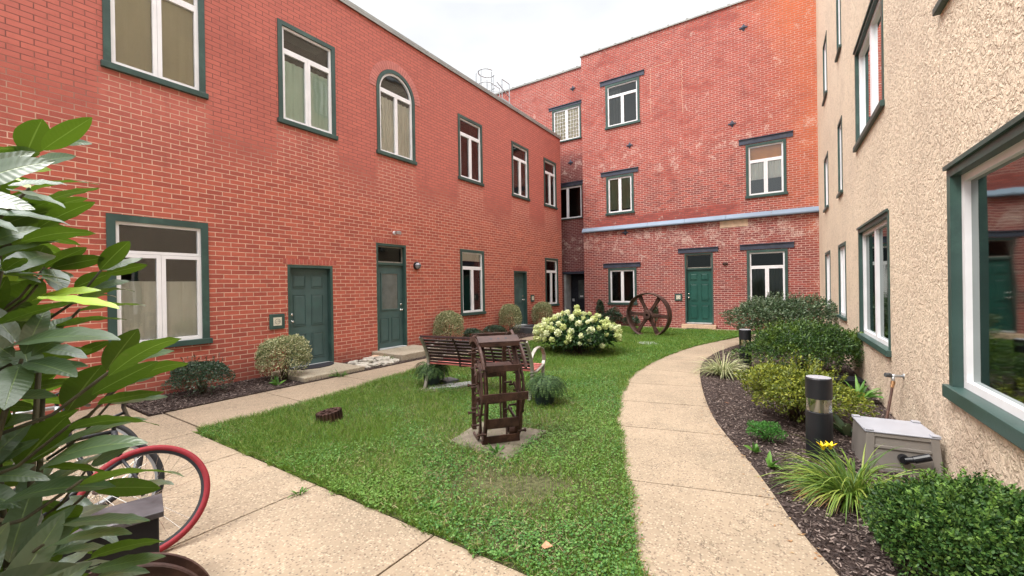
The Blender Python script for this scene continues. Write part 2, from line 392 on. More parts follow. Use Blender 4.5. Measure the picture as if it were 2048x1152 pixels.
M['lidw'] = simple('weathered marbled lid', (.06,.055,.06), .45, .5, 5, .2, 30, dirt=(.26,.25,.27))
M['roof'] = simple('roof membrane', (.12,.12,.12), .9, .2, 1, .2)
M['glass'] = glassmat(); M['glass2'] = glassmat('dark glass', (.6,.68,.64), .03, (.36,.40,.39), .045)
M['clear'] = glassmat('bollard lens', (.8,.78,.72), .18)
M['curt'] = curtainmat('white net curtain', (.95,.97,.95)); M['curtg'] = curtainmat('light curtain and painted mint reflection', (.72,.93,.85), 30)
M['blind'] = curtainmat('beige blind', (.62,.58,.42), 3, .1); M['blindw'] = curtainmat('white blind', (.93,.95,.90), 60); M['curtd'] = curtainmat('grey net', (.17,.18,.16), 50)
M['dry'] = simple('dry leaf', (.42,.2,.11), .7, .3, 40, .2)
M['yellow'] = simple('yellow petal', (.85,.60,.01), .5, .15, 60, 0)
M['rhodo'] = rhodo_mat()
# ------------------------------------------------------------------ ground, paths, beds
def struct(name, mb, mat, **kw):
    o = mb.build(name, mat, **kw); o['kind'] = 'structure'; return o
g = MB(); g.quad((-60,-60,-.045),(60,-60,-.045),(60,60,-.045),(-60,60,-.045)); struct('ground', g, M['soil'])
def smooth_curve(pts, n=6):
    out = []; P = [Vector((*p, 0)) for p in pts]
    for i in range(len(P)-1):
        a, b, c, d = P[max(i-1,0)], P[i], P[i+1], P[min(i+2,len(P)-1)]
        for k in range(n):
            t = k/n
            q = .5*((2*b)+(c-a)*t+(2*a-5*b+4*c-d)*t*t+(-a+3*b-3*c+d)*t**3); out.append((q.x, q.y))
    out.append(pts[-1]); return out
LEFT = smooth_curve([(-.52,1.99),(-.68,2.33),(-.84,2.63),(-1.02,3.1),(-1.38,4.02),(-1.8,5.07),(-2.15,6.3),(-2.38,7.68),(-2.36,9.5),(-2.1,11.5),(-1.7,13),(-1.25,14.4),(-.8,15.85)])
RIGHT = smooth_curve([(.62,1.99),(.45,2.4),(.22,2.9),(.02,3.36),(-.12,3.79),(-.31,4.33),(-.52,4.85),(-.8,5.66),(-1.11,6.93),(-1.4,8.5),(-1.5,9.8),(-1.38,11.3),(-1.0,13.0),(-.4,14.4),(.2,15.85)])
def inter(curve, y):
    for (a, b) in zip(curve, curve[1:]):
        if a[1] <= y <= b[1]: t = (y-a[1])/(b[1]-a[1]+1e-9); return a[0]+t*(b[0]-a[0])
    return curve[-1][0]
# right hand path: slabs with open joints between them
p = MB(); cuts = [2.0, 3.42, 4.7, 5.75, 6.85, 8.15, 9.5, 10.9, 12.3, 13.7, 15.0, 15.84]
def jig(x, y): return x+random.uniform(-.008,.008)
for a, b in zip(cuts, cuts[1:]):
    ys = np.linspace(a+.006, b-.006, 7)
    sl = .30 if a > 2.1 else 0
    l = [(jig(inter(LEFT, y), y), y) for y in ys]; r_ = [(inter(RIGHT, min(y+.0, 15.8)), y+.0) for y in ys]
    def sk(pt, yy): # joints square to the path, which bends left
        f = .28 if yy < 8 else (.05 if yy < 11 else -.2)
        f *= min(1, max(0, (yy-2.0)/1.2)) * min(1, max(0, (15.7-yy)/1.2)); return f
    r2 = []
    for y in ys:
        y2 = y+sk(0, y); r2.append((inter(RIGHT, min(y2, 15.84)), min(y2, 15.84)))
    p.poly(l[:]+r2[::-1], -.09, 0)
struct('path', p, M['conc'], bevel=.004)
# left walk along the red building, and the wide slab the camera stands on
p = MB(); ys = [2.106, 3.384, 4.78, 6.15, 7.5, 8.85, 10.2, 11.5, 12.8, 14.1, 15.84]
def wl(y): return float(np.interp(y, [2, 3.3, 4.7, 6, 8, 16], [-5.74, -5.8, -6.05, -6.25, -6.3, -6.3]))
for a, b in zip(ys, ys[1:]):
    q = np.linspace(a+.006, b-.006, 5)
    p.poly([(-7.02, q[0])]+[(wl(y), y) for y in q]+[(-7.02, q[-1])], -.09, 0)
struct('path', p, M['conc'], bevel=.004)
p = MB(); xs = [-8.2,-7.0,-5.74,-4.62,-3.3,-1.96,-.6,.72]
for a, b in zip(xs, xs[1:]):
    for c, d in ((-3.4,-2.0),(-2.0,-.65),(-.65,.68),(.68,2.0)):
        if a < -7.1 and c > 0: d = 1.94
        if -7.1 < a < -5.8 and d == 2.0: d = 2.094
        if b > .7:
            p.poly([(a+.006,c+.006),(b-.02,c+.006),(b-.1,d-.006),(a+.006,d-.006)], -.09, -.001)
        else: p.poly([(a+.006,c+.006),(b-.006,c+.006),(b-.006,d-.006),(a+.006,d-.006)], -.09, -.001)
struct('path', p, M['conc'], bevel=.004)
p = MB()
for i in range(7):
    a = -7.15+i*1.17
    p.box(a+.005, a+1.165, 15.853, 16.47, -.09, .012)
struct('path', p, M['conc'], bevel=.004)
# lawn sheet
lawn = [(wl(y)-.0, y) for y in np.linspace(2.03, 15.84, 18)]
lawn_poly = lawn + [(inter(LEFT, y), y) for y in np.linspace(15.84, 2.0, 40)]
g = MB(); n = len(lawn_poly)
g.poly(lawn_poly, -.03, -.008); struct('lawn_soil', g, M['turf'])
# mulch beds
g = MB(); g.box(-8.2,-7.02,1.95,16.4,-.03,.012); struct('mulch_bed', g, M['soil'])
rb = [(inter(RIGHT, y), y) for y in np.linspace(1.99, 15.8, 40)]
g = MB(); g.poly(rb+[(1.6,15.8),(1.6,-4),(.75,-4),(.66,1.9)], -.03, -.004); struct('mulch_bed', g, M['soil'])
def in_right_bed(x, y): return y > 1.9 and x > inter(RIGHT, y)+.01 and x < 1.15
# ------------------------------------------------------------------ scattered stuff
def leaf_obj(name, pos, xdir, ndir, L, W, mat, parent=None, tmpl='leaf', rnd=None, extra=None, smooth=False):
    """one mesh of many small leaves: pos (n,3), xdir long axis, ndir normal, lengths and widths"""
    T = {'leaf': ([(0,0,0),(.45,.5,.06),(1,0,-.05),(.45,-.5,.06)], [(0,3,2,1)]),
         'fold': ([(0,0,0),(.4,.5,.12),(1,0,-.08),(.4,-.5,.12),(.45,0,0)], [(0,3,4),(3,2,4),(2,1,4),(1,0,4)]),
         'oval': ([(0,0,0),(.25,.42,.05),(.7,.42,.05),(1,0,0),(.7,-.42,.05),(.25,-.42,.05)], [(0,5,4,3,2,1)]),
         'blade': ([(0,-.5,0),(0,.5,0),(.55,.35,.10),(.55,-.35,.10),(1,0,-.12)], [(0,3,2,1),(3,4,2)]),
         'chip': ([(0,-.5,0),(0,.5,0),(1,.5,0),(1,-.4,0)], [(0,3,2,1)])}[tmpl]
    tv = np.array(T[0], float); n = len(pos); k = len(tv)
    x = xdir/np.linalg.norm(xdir, axis=1, keepdims=True)
    z = ndir-x*(ndir*x).sum(1, keepdims=True); z /= np.linalg.norm(z, axis=1, keepdims=True)+1e-9
    y = np.cross(z, x)
    L = np.broadcast_to(np.asarray(L, float), (n,)); W = np.broadcast_to(np.asarray(W, float), (n,))
    V = (pos[:,None,:] + x[:,None,:]*(tv[None,:,0,None]*L[:,None,None]) + y[:,None,:]*(tv[None,:,1,None]*W[:,None,None])
         + z[:,None,:]*(tv[None,:,2,None]*L[:,None,None])).reshape(-1,3)
    me = bpy.data.meshes.new(name); nf = len(T[1]); sizes = [len(f) for f in T[1]]
    loops = np.concatenate([np.array(f) for f in T[1]]); lp = (loops[None,:]+np.arange(n)[:,None]*k).ravel()
    tot = np.tile(sizes, n); start = np.concatenate([[0], np.cumsum(tot)[:-1]])
    me.vertices.add(n*k); me.vertices.foreach_set('co', V.ravel().astype(np.float32))
    me.loops.add(len(lp)); me.loops.foreach_set('vertex_index', lp.astype(np.int32))
    me.polygons.add(n*nf); me.polygons.foreach_set('loop_start', start.astype(np.int32)); 
    me.update(calc_edges=True); me.validate()
    a = me.attributes.new('rnd', 'FLOAT', 'FACE'); r_ = RNG.random(n) if rnd is None else rnd
    a.data.foreach_set('value', np.repeat(r_, nf).astype(np.float32))
    me.materials.append(mat)
    if smooth: me.polygons.foreach_set('use_smooth', [True]*len(me.polygons))
    o = bpy.data.objects.new(name, me); C.objects.link(o)
    if parent: o.parent = parent
    return o
def unit(n):
    v = RNG.normal(size=(n,3)); return v/np.linalg.norm(v, axis=1, keepdims=True)
def inside(px_, py_, poly):
    c = np.zeros(len(px_), bool); n = len(poly)
    for i in range(n):
        x1, y1 = poly[i]; x2, y2 = poly[(i+1) % n]
        if y1 == y2: continue
        m = ((y1 > py_) != (y2 > py_)) & (px_ < (x2-x1)*(py_-y1)/(y2-y1)+x1); c ^= m
    return c
M['grass'] = leafmat('grass blade', (.06,.145,.02), (.14,.275,.03), (.34,.40,.11), .55, .3, .3, big=(1.1, (.13,.24,.025), .6))
M['clover'] = leafmat('clover leaf', (.035,.12,.025), (.085,.225,.038), (.17,.31,.075), .55, .35, .25, big=(.8, (.19,.30,.04), .40))
M['straw'] = leafmat('dead grass blade', (.16,.11,.06), (.33,.26,.14), (.5,.42,.26), .7, .2, .2)
M['chips'] = leafmat('bark chip', (.014,.010,.010), (.085,.062,.055), (.28,.22,.19), .8, .2, 0)
def nz(x, y, s, k=3): # cheap smooth field for clumping
    r_ = 0
    for i in range(k):
        r_ = r_+np.sin(x*s*(1+.63*i)+i*1.7+2.1*np.sin(y*s*.7+i))*np.cos(y*s*(1.1+.4*i)-i*2.3+1.3*np.sin(x*s*.6))
    return r_/k
lp2 = [(x-(.03 if i < len(lawn) else -.03), y-(.02 if y < 2.1 else 0)) for i, (x, y) in enumerate(lawn_poly)]
def scatter_lawn(num, ymax=16, ymin=1.95, near=True):
    y = ymin+(ymax-ymin)*(RNG.random(num)**(1.7 if near else 1)); x = RNG.uniform(-6.6,-.4,num)
    wig = .018*np.sin(y*5.3+1)+.02*np.sin(x*13+y*5)+.012*np.sin(x*31+y*23)+.012*RNG.normal(size=num)
    m = inside(x+wig*.6, y+wig, lp2); x, y = x[m], y[m]
    bare = 1.2*np.exp(-(((x+2.05)/.5)**2+((y-2.75)/.35)**2))+.35*np.clip(nz(x,y,3.3)-.1,0,1)+.8*np.exp(-(((x+1.6)/.3)**2+((y-3.0)/.25)**2))+.9*np.exp(-(((x+1.6)/.5)**2+((y-2.1)/.12)**2))
    bare += 1.3*np.exp(-(((x+4.3)/.85)**2+((y-9.3)/.7)**2))
    keep = RNG.random(len(x)) > np.clip(bare*.75, 0, .95)
    pad = inside(x, y, [(-2.95,3.34),(-3.05,3.92),(-2.3,4.04),(-2.24,3.28)]) # iron frame's pad
    keep &= ~pad | (RNG.random(len(x)) < .03)
    return x[keep], y[keep]
x, y = scatter_lawn(260000); n = len(x)
dens = nz(x, y, 2.1)
h = (.045+.045*RNG.random(n))*(1+.35*dens); h = np.where((x < -3.6) & (y < 5), h*1.25, h)
d = unit(n)*.8; d[:,2] = .75+.45*RNG.random(n)
sc = 1+np.clip(y-5, 0, 9)*.13
leaf_obj('grass', np.c_[x, y, np.full(n, -.012)], d, unit(n), h*np.minimum(sc,1.5), .0036*sc*(1+.4*RNG.random(n)), M['grass'], tmpl='blade')['kind'] = 'stuff'
xa, ya = scatter_lawn(60000); dr_ = np.exp(-(((xa+2.0)/.8)**2+((ya-2.8)/.6)**2))+.8*np.exp(-(((xa+1.5)/.5)**2+((ya-2.15)/.2)**2))+.12+.5*np.clip(nz(xa,ya,2.7)-.25,0,1); kp = RNG.random(len(xa)) < dr_; xa, ya = xa[kp], ya[kp]; na = len(xa)
da = unit(na); da[:,2] = .15+.3*RNG.random(na)
leaf_obj('dead_grass', np.c_[xa, ya, .004+.03*RNG.random(na)], da, unit(na)+[0,0,.6], .03+.05*RNG.random(na), .004, M['straw'], tmpl='blade')['kind'] = 'stuff'
x, y = scatter_lawn(300000); cm = nz(x, y, 1.7, 4)+.35*RNG.normal(size=len(x)) > np.where(x > -3.2, -.10, .25)
x, y = x[cm], y[cm]; n = len(x); nn = unit(n)*.55; nn[:,2] = 1
dd = unit(n); dd[:,2] *= .25
sc = 1+np.clip(y-4, 0, 9)*.12; s_ = (.011+.011*RNG.random(n))*sc
leaf_obj('clover_ground_cover', np.c_[x, y, .012+.032*RNG.random(n)*(1+.5*nz(x,y,3.))], dd, nn, s_, s_*.8, M['clover'], tmpl='oval')['kind'] = 'stuff'
# longer blades that lean out over the paving along the lawn edge
ed = [((wl(y), y), (-1, 0)) for y in np.linspace(2.05, 15, 700)]+[((x, 2.02), (0, -1)) for x in np.linspace(-5.7, -.6, 520)]+[((inter(LEFT, y), y), (1, -.25)) for y in np.linspace(2.05, 14, 900)]
eb, edr = [], []
for (q, o_) in ed:
    c_ = max(0, nz(np.array([q[0]*2.0]), np.array([q[1]*2.0]), 2.3)[0]+.35)
    for k in range(int(1+7*c_)):
        eb.append((q[0]-o_[0]*random.uniform(-.02,.07)+random.uniform(-.01,.01), q[1]-o_[1]*random.uniform(-.02,.07), -.006)); edr.append((o_[0]*random.uniform(.1,1)+random.uniform(-.5,.5), o_[1]*random.uniform(.1,1)+random.uniform(-.5,.5), random.uniform(.35,1)))
eb = np.array(eb); edr = np.array(edr); n = len(eb)
leaf_obj('grass', eb, edr, unit(n)+[0,0,.8], .04+.06*RNG.random(n), .0045, M['grass'], tmpl='blade')['kind'] = 'stuff'
# bark chips on both beds
def chips(name, x, y, z0):
    n = len(x); nn = unit(n)*.5; nn[:,2] = 1; dd = unit(n); dd[:,2] *= .2
    leaf_obj(name, np.c_[x, y, z0+.02*RNG.random(n)], dd, nn, .012+.028*RNG.random(n), .004+.009*RNG.random(n), M['chips'], tmpl='chip')['kind'] = 'stuff'
y = 1.9+12*RNG.random(60000)**1.8; x = RNG.uniform(-1.6,1.1,60000); rx = np.array([inter(RIGHT, min(v,15.8)) for v in y])
spill = RNG.random(60000)**6*.06
m = x > rx-spill+.01; chips('bark_mulch', x[m], y[m], -.004)
y = 1.95+14*RNG.random(26000)**1.4; x = RNG.uniform(-8.18,-7.0,26000); chips('bark_mulch', x, y, .014)
# ------------------------------------------------------------------ walls with openings
def frameT(O, ud, nd):
    return lambda u, v, z: (O[0]+ud[0]*u+nd[0]*v, O[1]+ud[1]*u+nd[1]*v, z)
def wall_mesh(T, u0, u1, z0, z1, holes, depth):
    mb = MB(T); us = sorted({u0, u1, *[h[0] for h in holes], *[h[1] for h in holes]}); zs = sorted({z0, z1, *[h[2] for h in holes], *[h[3] for h in holes]})
    for a, b in zip(us, us[1:]):
        for c, d in zip(zs, zs[1:]):
            if any(h[0] <= a and b <= h[1] and h[2] <= c and d <= h[3] for h in holes): continue
            mb.add([(a,0,c),(b,0,c),(b,0,d),(a,0,d)], [(0,1,2,3)])
    for h in holes:
        a, b, c, d = h[:4]
        mb.add([(a,0,c),(a,0,d),(a,-depth,d),(a,-depth,c)], [(0,1,2,3)]); mb.add([(b,0,c),(b,0,d),(b,-depth,d),(b,-depth,c)], [(0,1,2,3)])
        mb.add([(a,0,c),(b,0,c),(b,-depth,c),(a,-depth,c)], [(0,1,2,3)])
        if len(h) > 4: # round head: fill the corners above the arc
            r_ = (b-a)/2; cx = (a+b)/2; cz = d-r_; N = 20; pts = [(cx-r_*math.cos(math.pi*k/N), cz+r_*math.sin(math.pi*k/N)) for k in range(N+1)]
            for p_, q_ in zip(pts, pts[1:]):
                mb.add([(p_[0],0,p_[1]),(q_[0],0,q_[1]),(q_[0],0,d),(p_[0],0,d)], [(0,1,2,3)])
                mb.add([(p_[0],0,p_[1]),(q_[0],0,q_[1]),(q_[0],-depth,q_[1]),(p_[0],-depth,p_[1])], [(0,1,2,3)])
        else: mb.add([(a,0,d),(b,0,d),(b,-depth,d),(a,-depth,d)], [(0,1,2,3)])
    return mb
def window(root, T, u0, u1, z0, z1, transom=True, cas=.085, proud=.02, back=.06, drape=None, mull=1, sill=.09, arch=False, glass='glass', wire=False, label=None, cross=None, tr=None, head=None, left_hidden=False):
    """casing > sill, sash, pane, drape. u0..z1 is the outer edge of the casing"""
    fr = MB(T); sa = MB(T); pa = MB(T); a, b, c, d = u0+cas, u1-cas, z0+sill, z1-cas
    if arch:
        r0 = (u1-u0)/2; cx = (u0+u1)/2; cz = z1-r0; N = 28
        fr.box(u0, a, -back, proud, z0+sill, cz); fr.box(b, u1, -back, proud, z0+sill, cz)
        def ring(mb, ro, ri, v0, v1):
            vs = []; fs = []
            for k in range(N+1):
                t = math.pi*k/N; co, si = -math.cos(t), math.sin(t)
                vs += [(cx+ro*co, v0, cz+ro*si),(cx+ri*co, v0, cz+ri*si),(cx+ri*co, v1, cz+ri*si),(cx+ro*co, v1, cz+ro*si)]
            for k in range(N):
                for j in range(4): fs.append((k*4+j, k*4+(j+1) % 4, k*4+4+(j+1) % 4, k*4+4+j))
            mb.add(vs, fs)
        ring(fr, r0, r0-cas, -back, proud); w = .05
        ring(sa, r0-cas-.001, r0-cas-w, -back-.01, -back+.05)
        sa.box(a, a+w, -back-.01, -back+.05, c, cz); sa.box(b-w, b, -back-.01, -back+.05, c, cz)
        sa.box(a+w, b-w, -back-.01, -back+.05, c, c+w); sa.box(a+w, b-w, -back-.01, -back+.052, cz-.05, cz+.05)
        m = (a+b)/2; sa.box(m-.045, m+.045, -back-.008, -back+.048, c+w, cz-.05)
        vs = [(a+.02, -back+.01, c+.02),(b-.02, -back+.01, c+.02)]+[(cx+(r0-cas-.02)*math.cos(math.pi*k/N), -back+.01, cz+(r0-cas-.02)*math.sin(math.pi*k/N)) for k in range(N+1)]
        pa.add(vs, [tuple(range(len(vs)))])
    else:
        fr.box(u0, a, -back, proud, z0+sill, z1); fr.box(b, u1, -back, proud, z0+sill, z1); fr.box(a, b, -back, proud, d, z1)
        w = .055; s0, s1 = -back-.01, -back+.045
        h = (d-c); tz = (tr if tr else (c+h*.745)) if transom else None
        top = tz if transom else d
        if transom:
            sa.frame(a, b, tz, d, w*.8, s0, s1, wb=w*.8)
            top = tz-.004
        n = mull+1; bw = (b-a)/n
        for i in range(n):
            e0 = a+i*bw+(.002 if i else 0); e1 = a+(i+1)*bw-(.002 if i < n-1 else 0)
            sa.frame(e0, e1, c, top, w, s0, s1+.004, wb=w*1.05)
        if cross: sa.box(a+.05, b-.05, s0+.01, s1-.01, cross-.02, cross+.02)
        pa.add([(a+.02,-back+.012,c+.02),(b-.02,-back+.012,c+.02),(b-.02,-back+.012,d-.02),(a+.02,-back+.012,d-.02)], [(0,1,2,3)])
        if wire: # leaded lights
            for i in range(1, 9): sa.box(a+.05+(b-a-.1)*i/9-.006, a+.05+(b-a-.1)*i/9+.006, -back+.014, -back+.022, c+.05, d-.05)
            for i in range(1, 8): sa.box(a+.05, b-.05, -back+.0145, -back+.0215, c+.05+(d-c-.1)*i/8-.006, c+.05+(d-c-.1)*i/8+.006)
    if head: fr.box(u0-.01, u1+.01, proud-.002, proud+.02, z1-.012, z1+.02)
    W = fr.build('window', M['green'], root)
    if label: W['label'] = label
    si = MB(T); si.box(u0-.03, u1+.03, -back, proud+.035, z0, z0+sill-.001); si.build('sill', M['green'], W, bevel=.006)
    sa.build('sash', M['white'], W); pa.build('pane', M[glass], W, fix=False)
    if drape:
        mat, f0, f1, h0, h1 = drape[:5]; cu = MB(T); N = 40
        uu0 = a+(b-a)*f0; uu1 = a+(b-a)*f1; zz0 = c+(d-c)*h0; zz1 = c+(d-c)*h1; amp = drape[5] if len(drape) > 5 else .012
        vs = []; fs = []
        for i in range(N+1):
            u = uu0+(uu1-uu0)*i/N; v = -back-.028+amp*math.sin(i*1.35)+amp*.5*math.sin(i*.7+1); vs += [(u, v, zz0), (u, v, zz1)]
        for i in range(N): fs.append((2*i, 2*i+2, 2*i+3, 2*i+1))
        cu.add(vs, fs); cu.build('curtain', M[mat], W, fix=False)
    return W
def panels(mb, u0, u1, z0, z1, v, lst):
    """raised door panels: each is a sunk moulding with a raised field"""
    for (a, b, c, d) in lst:
        A, B, Cc, D = u0+(u1-u0)*a, u0+(u1-u0)*b, z0+(z1-z0)*c, z0+(z1-z0)*d
        mb.frame(A, B, Cc, D, .014, v-.001, v+.012); w = .04
        vs = [(A+.014,v,Cc+.014),(B-.014,v,Cc+.014),(B-.014,v,D-.014),(A+.014,v,D-.014),(A+w,v+.010,Cc+w),(B-w,v+.010,Cc+w),(B-w,v+.010,D-w),(A+w,v+.010,D-w)]
        mb.add(vs, [(0,1,5,4),(1,2,6,5),(2,3,7,6),(3,0,4,7),(4,5,6,7)])
SIX = [(.13,.43,.07,.33),(.57,.87,.07,.33),(.13,.43,.41,.73),(.57,.87,.41,.73),(.13,.43,.80,.93),(.57,.87,.80,.93)]
def door(root, T, u0, u1, z0, z1, leaf_top, back=.12, mat='greend', hinge_right=True, lite=False, cas=.055, label=None, frame_v=0.0):
    dl = MB(T); a, b = u0+cas, u1-cas; v = -back
    dl.box(a+.004, b-.004, v-.045, v, z0+.025, leaf_top)
    if lite: panels(dl, a, b, z0+.02, leaf_top, v, [(.13,.45,.07,.36),(.55,.87,.07,.36)])
    else: panels(dl, a, b, z0+.02, leaf_top, v, SIX)
    D = dl.build('door', M[mat], root)
    if label: D['label'] = label
    fr = MB(T); top = z1
    fr.box(u0, a, -back-.05, frame_v, z0, top); fr.box(b, u1, -back-.05, frame_v, z0, top); fr.box(a, b, -back-.05, frame_v-.001, top-cas, top)
    if leaf_top < z1-.2: fr.box(a, b, -back-.05, -back+.05, leaf_top+.004, leaf_top+.06)
    fr.build('door_frame', M['green'], D)
    th = MB(T); th.box(a, b, -back-.05, .03, z0-.02, z0+.02); th.build('threshold', M['greyl'], D)
    if leaf_top < z1-.2:
        tw = MB(T); c, d = leaf_top+.06, top-cas; tw.frame(a, b, c, d, .03, -back-.02, -back+.02); tw.build('transom_frame', M['bgrey' if not lite else 'bgrey'], D)
        tg = MB(T); tg.add([(a+.01,-back,c+.01),(b-.01,-back,c+.01),(b-.01,-back,d-.01),(a+.01,-back,d-.01)], [(0,1,2,3)]); tg.build('transom_pane', M['glass2'], D, fix=False)
    if lite:
        H = leaf_top-z0; W_ = b-a; q = (a+W_*.17, b-W_*.17, z0+H*.46, z0+H*.91)
        lf = MB(T); lf.frame(*q, .025, v-.001, v+.016); lf.build('lite_frame', M[mat], D)
        lg = MB(T); lg.box(q[0]+.025, q[1]-.025, v+.001, v+.004, q[2]+.025, q[3]-.025); lg.build('door_glass', M['doorglass'], D)
    hu = (a+.065) if hinge_right else (b-.065)
    for zz, rr in ((.93+z0, .026), (1.07+z0, .024)):
        hd = MB(T)
        n = 14; prof = [(rr*1.25,0),(rr*1.25,.012),(rr*.5,.014),(rr*.5,.035),(rr,.04),(rr*1.05,.06),(rr*.7,.072),(.002,.074)]
        if zz > 1.05+z0: prof = [(rr*1.2,0),(rr*1.2,.02),(rr*.9,.03),(.002,.031)]
        vs = []; fs = []
        for (r_, h_) in prof:
            for k in range(n): t = 2*math.pi*k/n; vs.append((hu+r_*math.cos(t), v+h_, zz+r_*math.sin(t)))
        for i in range(len(prof)-1):
            for k in range(n): fs.append((i*n+k, i*n+(k+1) % n, (i+1)*n+(k+1) % n, (i+1)*n+k))
        hd.add(vs, fs); hd.build('handle' if zz < 1.05+z0 else 'deadbolt', M['chrome'], D, smooth=True)
    return D
M['doorglass'] = simple('obscured door glass', (.10,.115,.11), .12, .2, 5, .05, 30, spec=.8)
M['sun1'] = simple('reflected stained blind', (.9,.72,.48), .6, .25, 9, .1)
M['orangerefl'] = simple('orange painted reflection', (.95,.36,.05), .8, .1, 3, 0)
M['soldier'] = M['brick']
def voussoirs(mb, T, u0, u1, z0, h=.2, w=.068, g_=.011):
    n = round((u1-u0)/(w+g_)); s_ = (u1-u0)/n
    for i in range(n): mb.box(u0+i*s_+g_/2, u0+(i+1)*s_-g_/2, -.02, .007+random.uniform(-.001,.001), z0+.008, z0+h)
M['vbrick'] = simple('soldier brick', (.40,.10,.075), .85, .2, 9, .4, 90); M['mortar'] = simple('pale mortar', (.62,.38,.28), .9, .15, 20, .3); M['vbrick2'] = simple('weathered soldier brick', (.55,.20,.17), .85, .12, 9, .4, 90)
# ---- left building
XL = -8.2
TL = frameT((XL,0), (0,1), (1,0))
LB = thing('brick_building', 'long two storey red brick building with green framed windows and three doors, on the left', 'building')
WL = dict(U1=(1.82,3.09,4.88,6.98), U2=(4.31,5.54,4.88,6.9), A=(6.64,7.87,4.88,7.1), U3=(9.61,10.80,4.88,6.85), U4=(12.52,13.69,4.87,6.85), U5=(14.88,15.96,4.88,6.85),
          L1=(1.82,3.09,.75,2.78), L3=(9.62,10.80,.77,2.79), L4=(14.87,16.0,.8,2.79))
DL = dict(D1=(4.43,5.41,.06,2.13), D2=(6.56,7.50,.15,2.73), D3=(12.56,13.46,.2,2.2))
IN = .012
holes = []
for k, q in WL.items():
    holes.append((q[0]+IN, q[1]-IN, q[2]+IN, q[3]-IN) + ((1,) if k == 'A' else ()))
for q in DL.values(): holes.append((q[0], q[1], q[2]-.02, q[3]))
wall_mesh(TL, -4, 16.4, -.1, 8.04, holes, .22).build('wall', M['brick'], LB, fix=False)
sh = MB(); sh.quad((XL,16.4,-.1),(-16,16.4,-.1),(-16,16.4,8.04),(XL,16.4,8.04)); sh.quad((XL,-4,-.1),(-16,-4,-.1),(-16,-4,8.04),(XL,-4,8.04)); sh.quad((-16,-4,-.1),(-16,16.4,-.1),(-16,16.4,8.04),(-16,-4,8.04))
sh.build('side_wall', M['brick'], LB, fix=False)
rm = MB(); rm.quad((XL-1.6,-4,0),(XL-1.6,16.4,0),(XL-1.6,16.4,7.9),(XL-1.6,-4,7.9)); rm.quad((XL-.25,-4,3.6),(XL-1.6,-4,3.6),(XL-1.6,16.4,3.6),(XL-.25,16.4,3.6)); rm.quad((XL-.23,-4,.02),(XL-1.6,-4,.02),(XL-1.6,16.4,.02),(XL-.23,16.4,.02))
for yy in (-3.9, 3.8, 6.1, 8.7, 11.6, 14.2, 16.3): rm.quad((XL-.23,yy,0),(XL-1.6,yy,0),(XL-1.6,yy,7.8),(XL-.23,yy,7.8))
rm.build('interior', M['room'], LB, fix=False)
rf = MB(); rf.box(-15.9, XL-.25, -3.9, 16.3, 7.5, 7.7); rf.build('roof', M['roof'], LB)
cp = MB(); cp.box(XL-.28, XL+.045, -4, 16.445, 8.042, 8.12); cp.box(XL+.03, XL+.0455, -4, 16.45, 7.985, 8.041); cp.box(-16, XL-.281, 16.15, 16.445, 8.042, 8.12); cp.build('coping', M['grey'], LB, bevel=.006)
window(LB, TL, *WL['U1'], transom=True, tr=6.35, drape=('blind', .0, 1, .0, 1, .004), label='tall window with beige blind drawn down, nearest of the upper row')
window(LB, TL, *WL['U2'], drape=('curtg', .0, 1, .0, .66), label='tall upper window with light curtain and painted-in mint reflection')  # mint tint of the curtain paints in reflected sky
window(LB, TL, *WL['A'], arch=True, drape=('blindw', .0, 1, 0, .68, .02), label='round headed upper window')
window(LB, TL, *WL['U3']); window(LB, TL, *WL['U4']); window(LB, TL, *WL['U5'])
window(LB, TL, *WL['L1'], cas=.10, drape=('curt', 0, 1, .0, .52), label='ground floor window with white half curtain')
window(LB, TL, *WL['L3'], drape=('blindw', .0, 1, .86, 1, .004)); window(LB, TL, *WL['L4'])
door(LB, TL, *DL['D1'], 2.07, back=.11, mat='greenb', label='six panel green door between two clipped shrubs')
door(LB, TL, *DL['D2'], 2.21, back=.10, mat='greenb', hinge_right=False, lite=True, label='green door with glass upper half and transom light')
door(LB, TL, *DL['D3'], 2.14, back=.13, mat='greenb', hinge_right=False, label='farthest green door along the brick building')
for k in ('D1','D2','D3'):
    q = DL[k]; v = MB(TL); voussoirs(v, TL, q[0]-.09, q[1]+.09, q[3]+.005, .115, .07); v.m = 1; v.box(q[0]-.088, q[1]+.088, -.02, .002, q[3]+.004, q[3]+.118); v.build('brick_lintel', [M['vbrick'], M['mortar']], LB)
v = MB(TL); cx, cz, r0 = (6.64+7.87)/2, 7.1-.615, .622; n = 30
for i in range(n):
    t0 = math.pi*i/n+.008; t1 = math.pi*(i+1)/n-.008
    vs = [(cx+rr*math.cos(t), vv, cz+rr*math.sin(t)) for vv in (-.015, .008) for rr, t in ((r0,t0),(r0+.2,t0),(r0+.2,t1),(r0,t1))]
    v.add(vs, [(0,1,2,3),(7,6,5,4),(0,4,5,1),(1,5,6,2),(2,6,7,3),(3,7,4,0)])
v.build('brick_arch', M['vbrick2'], LB)
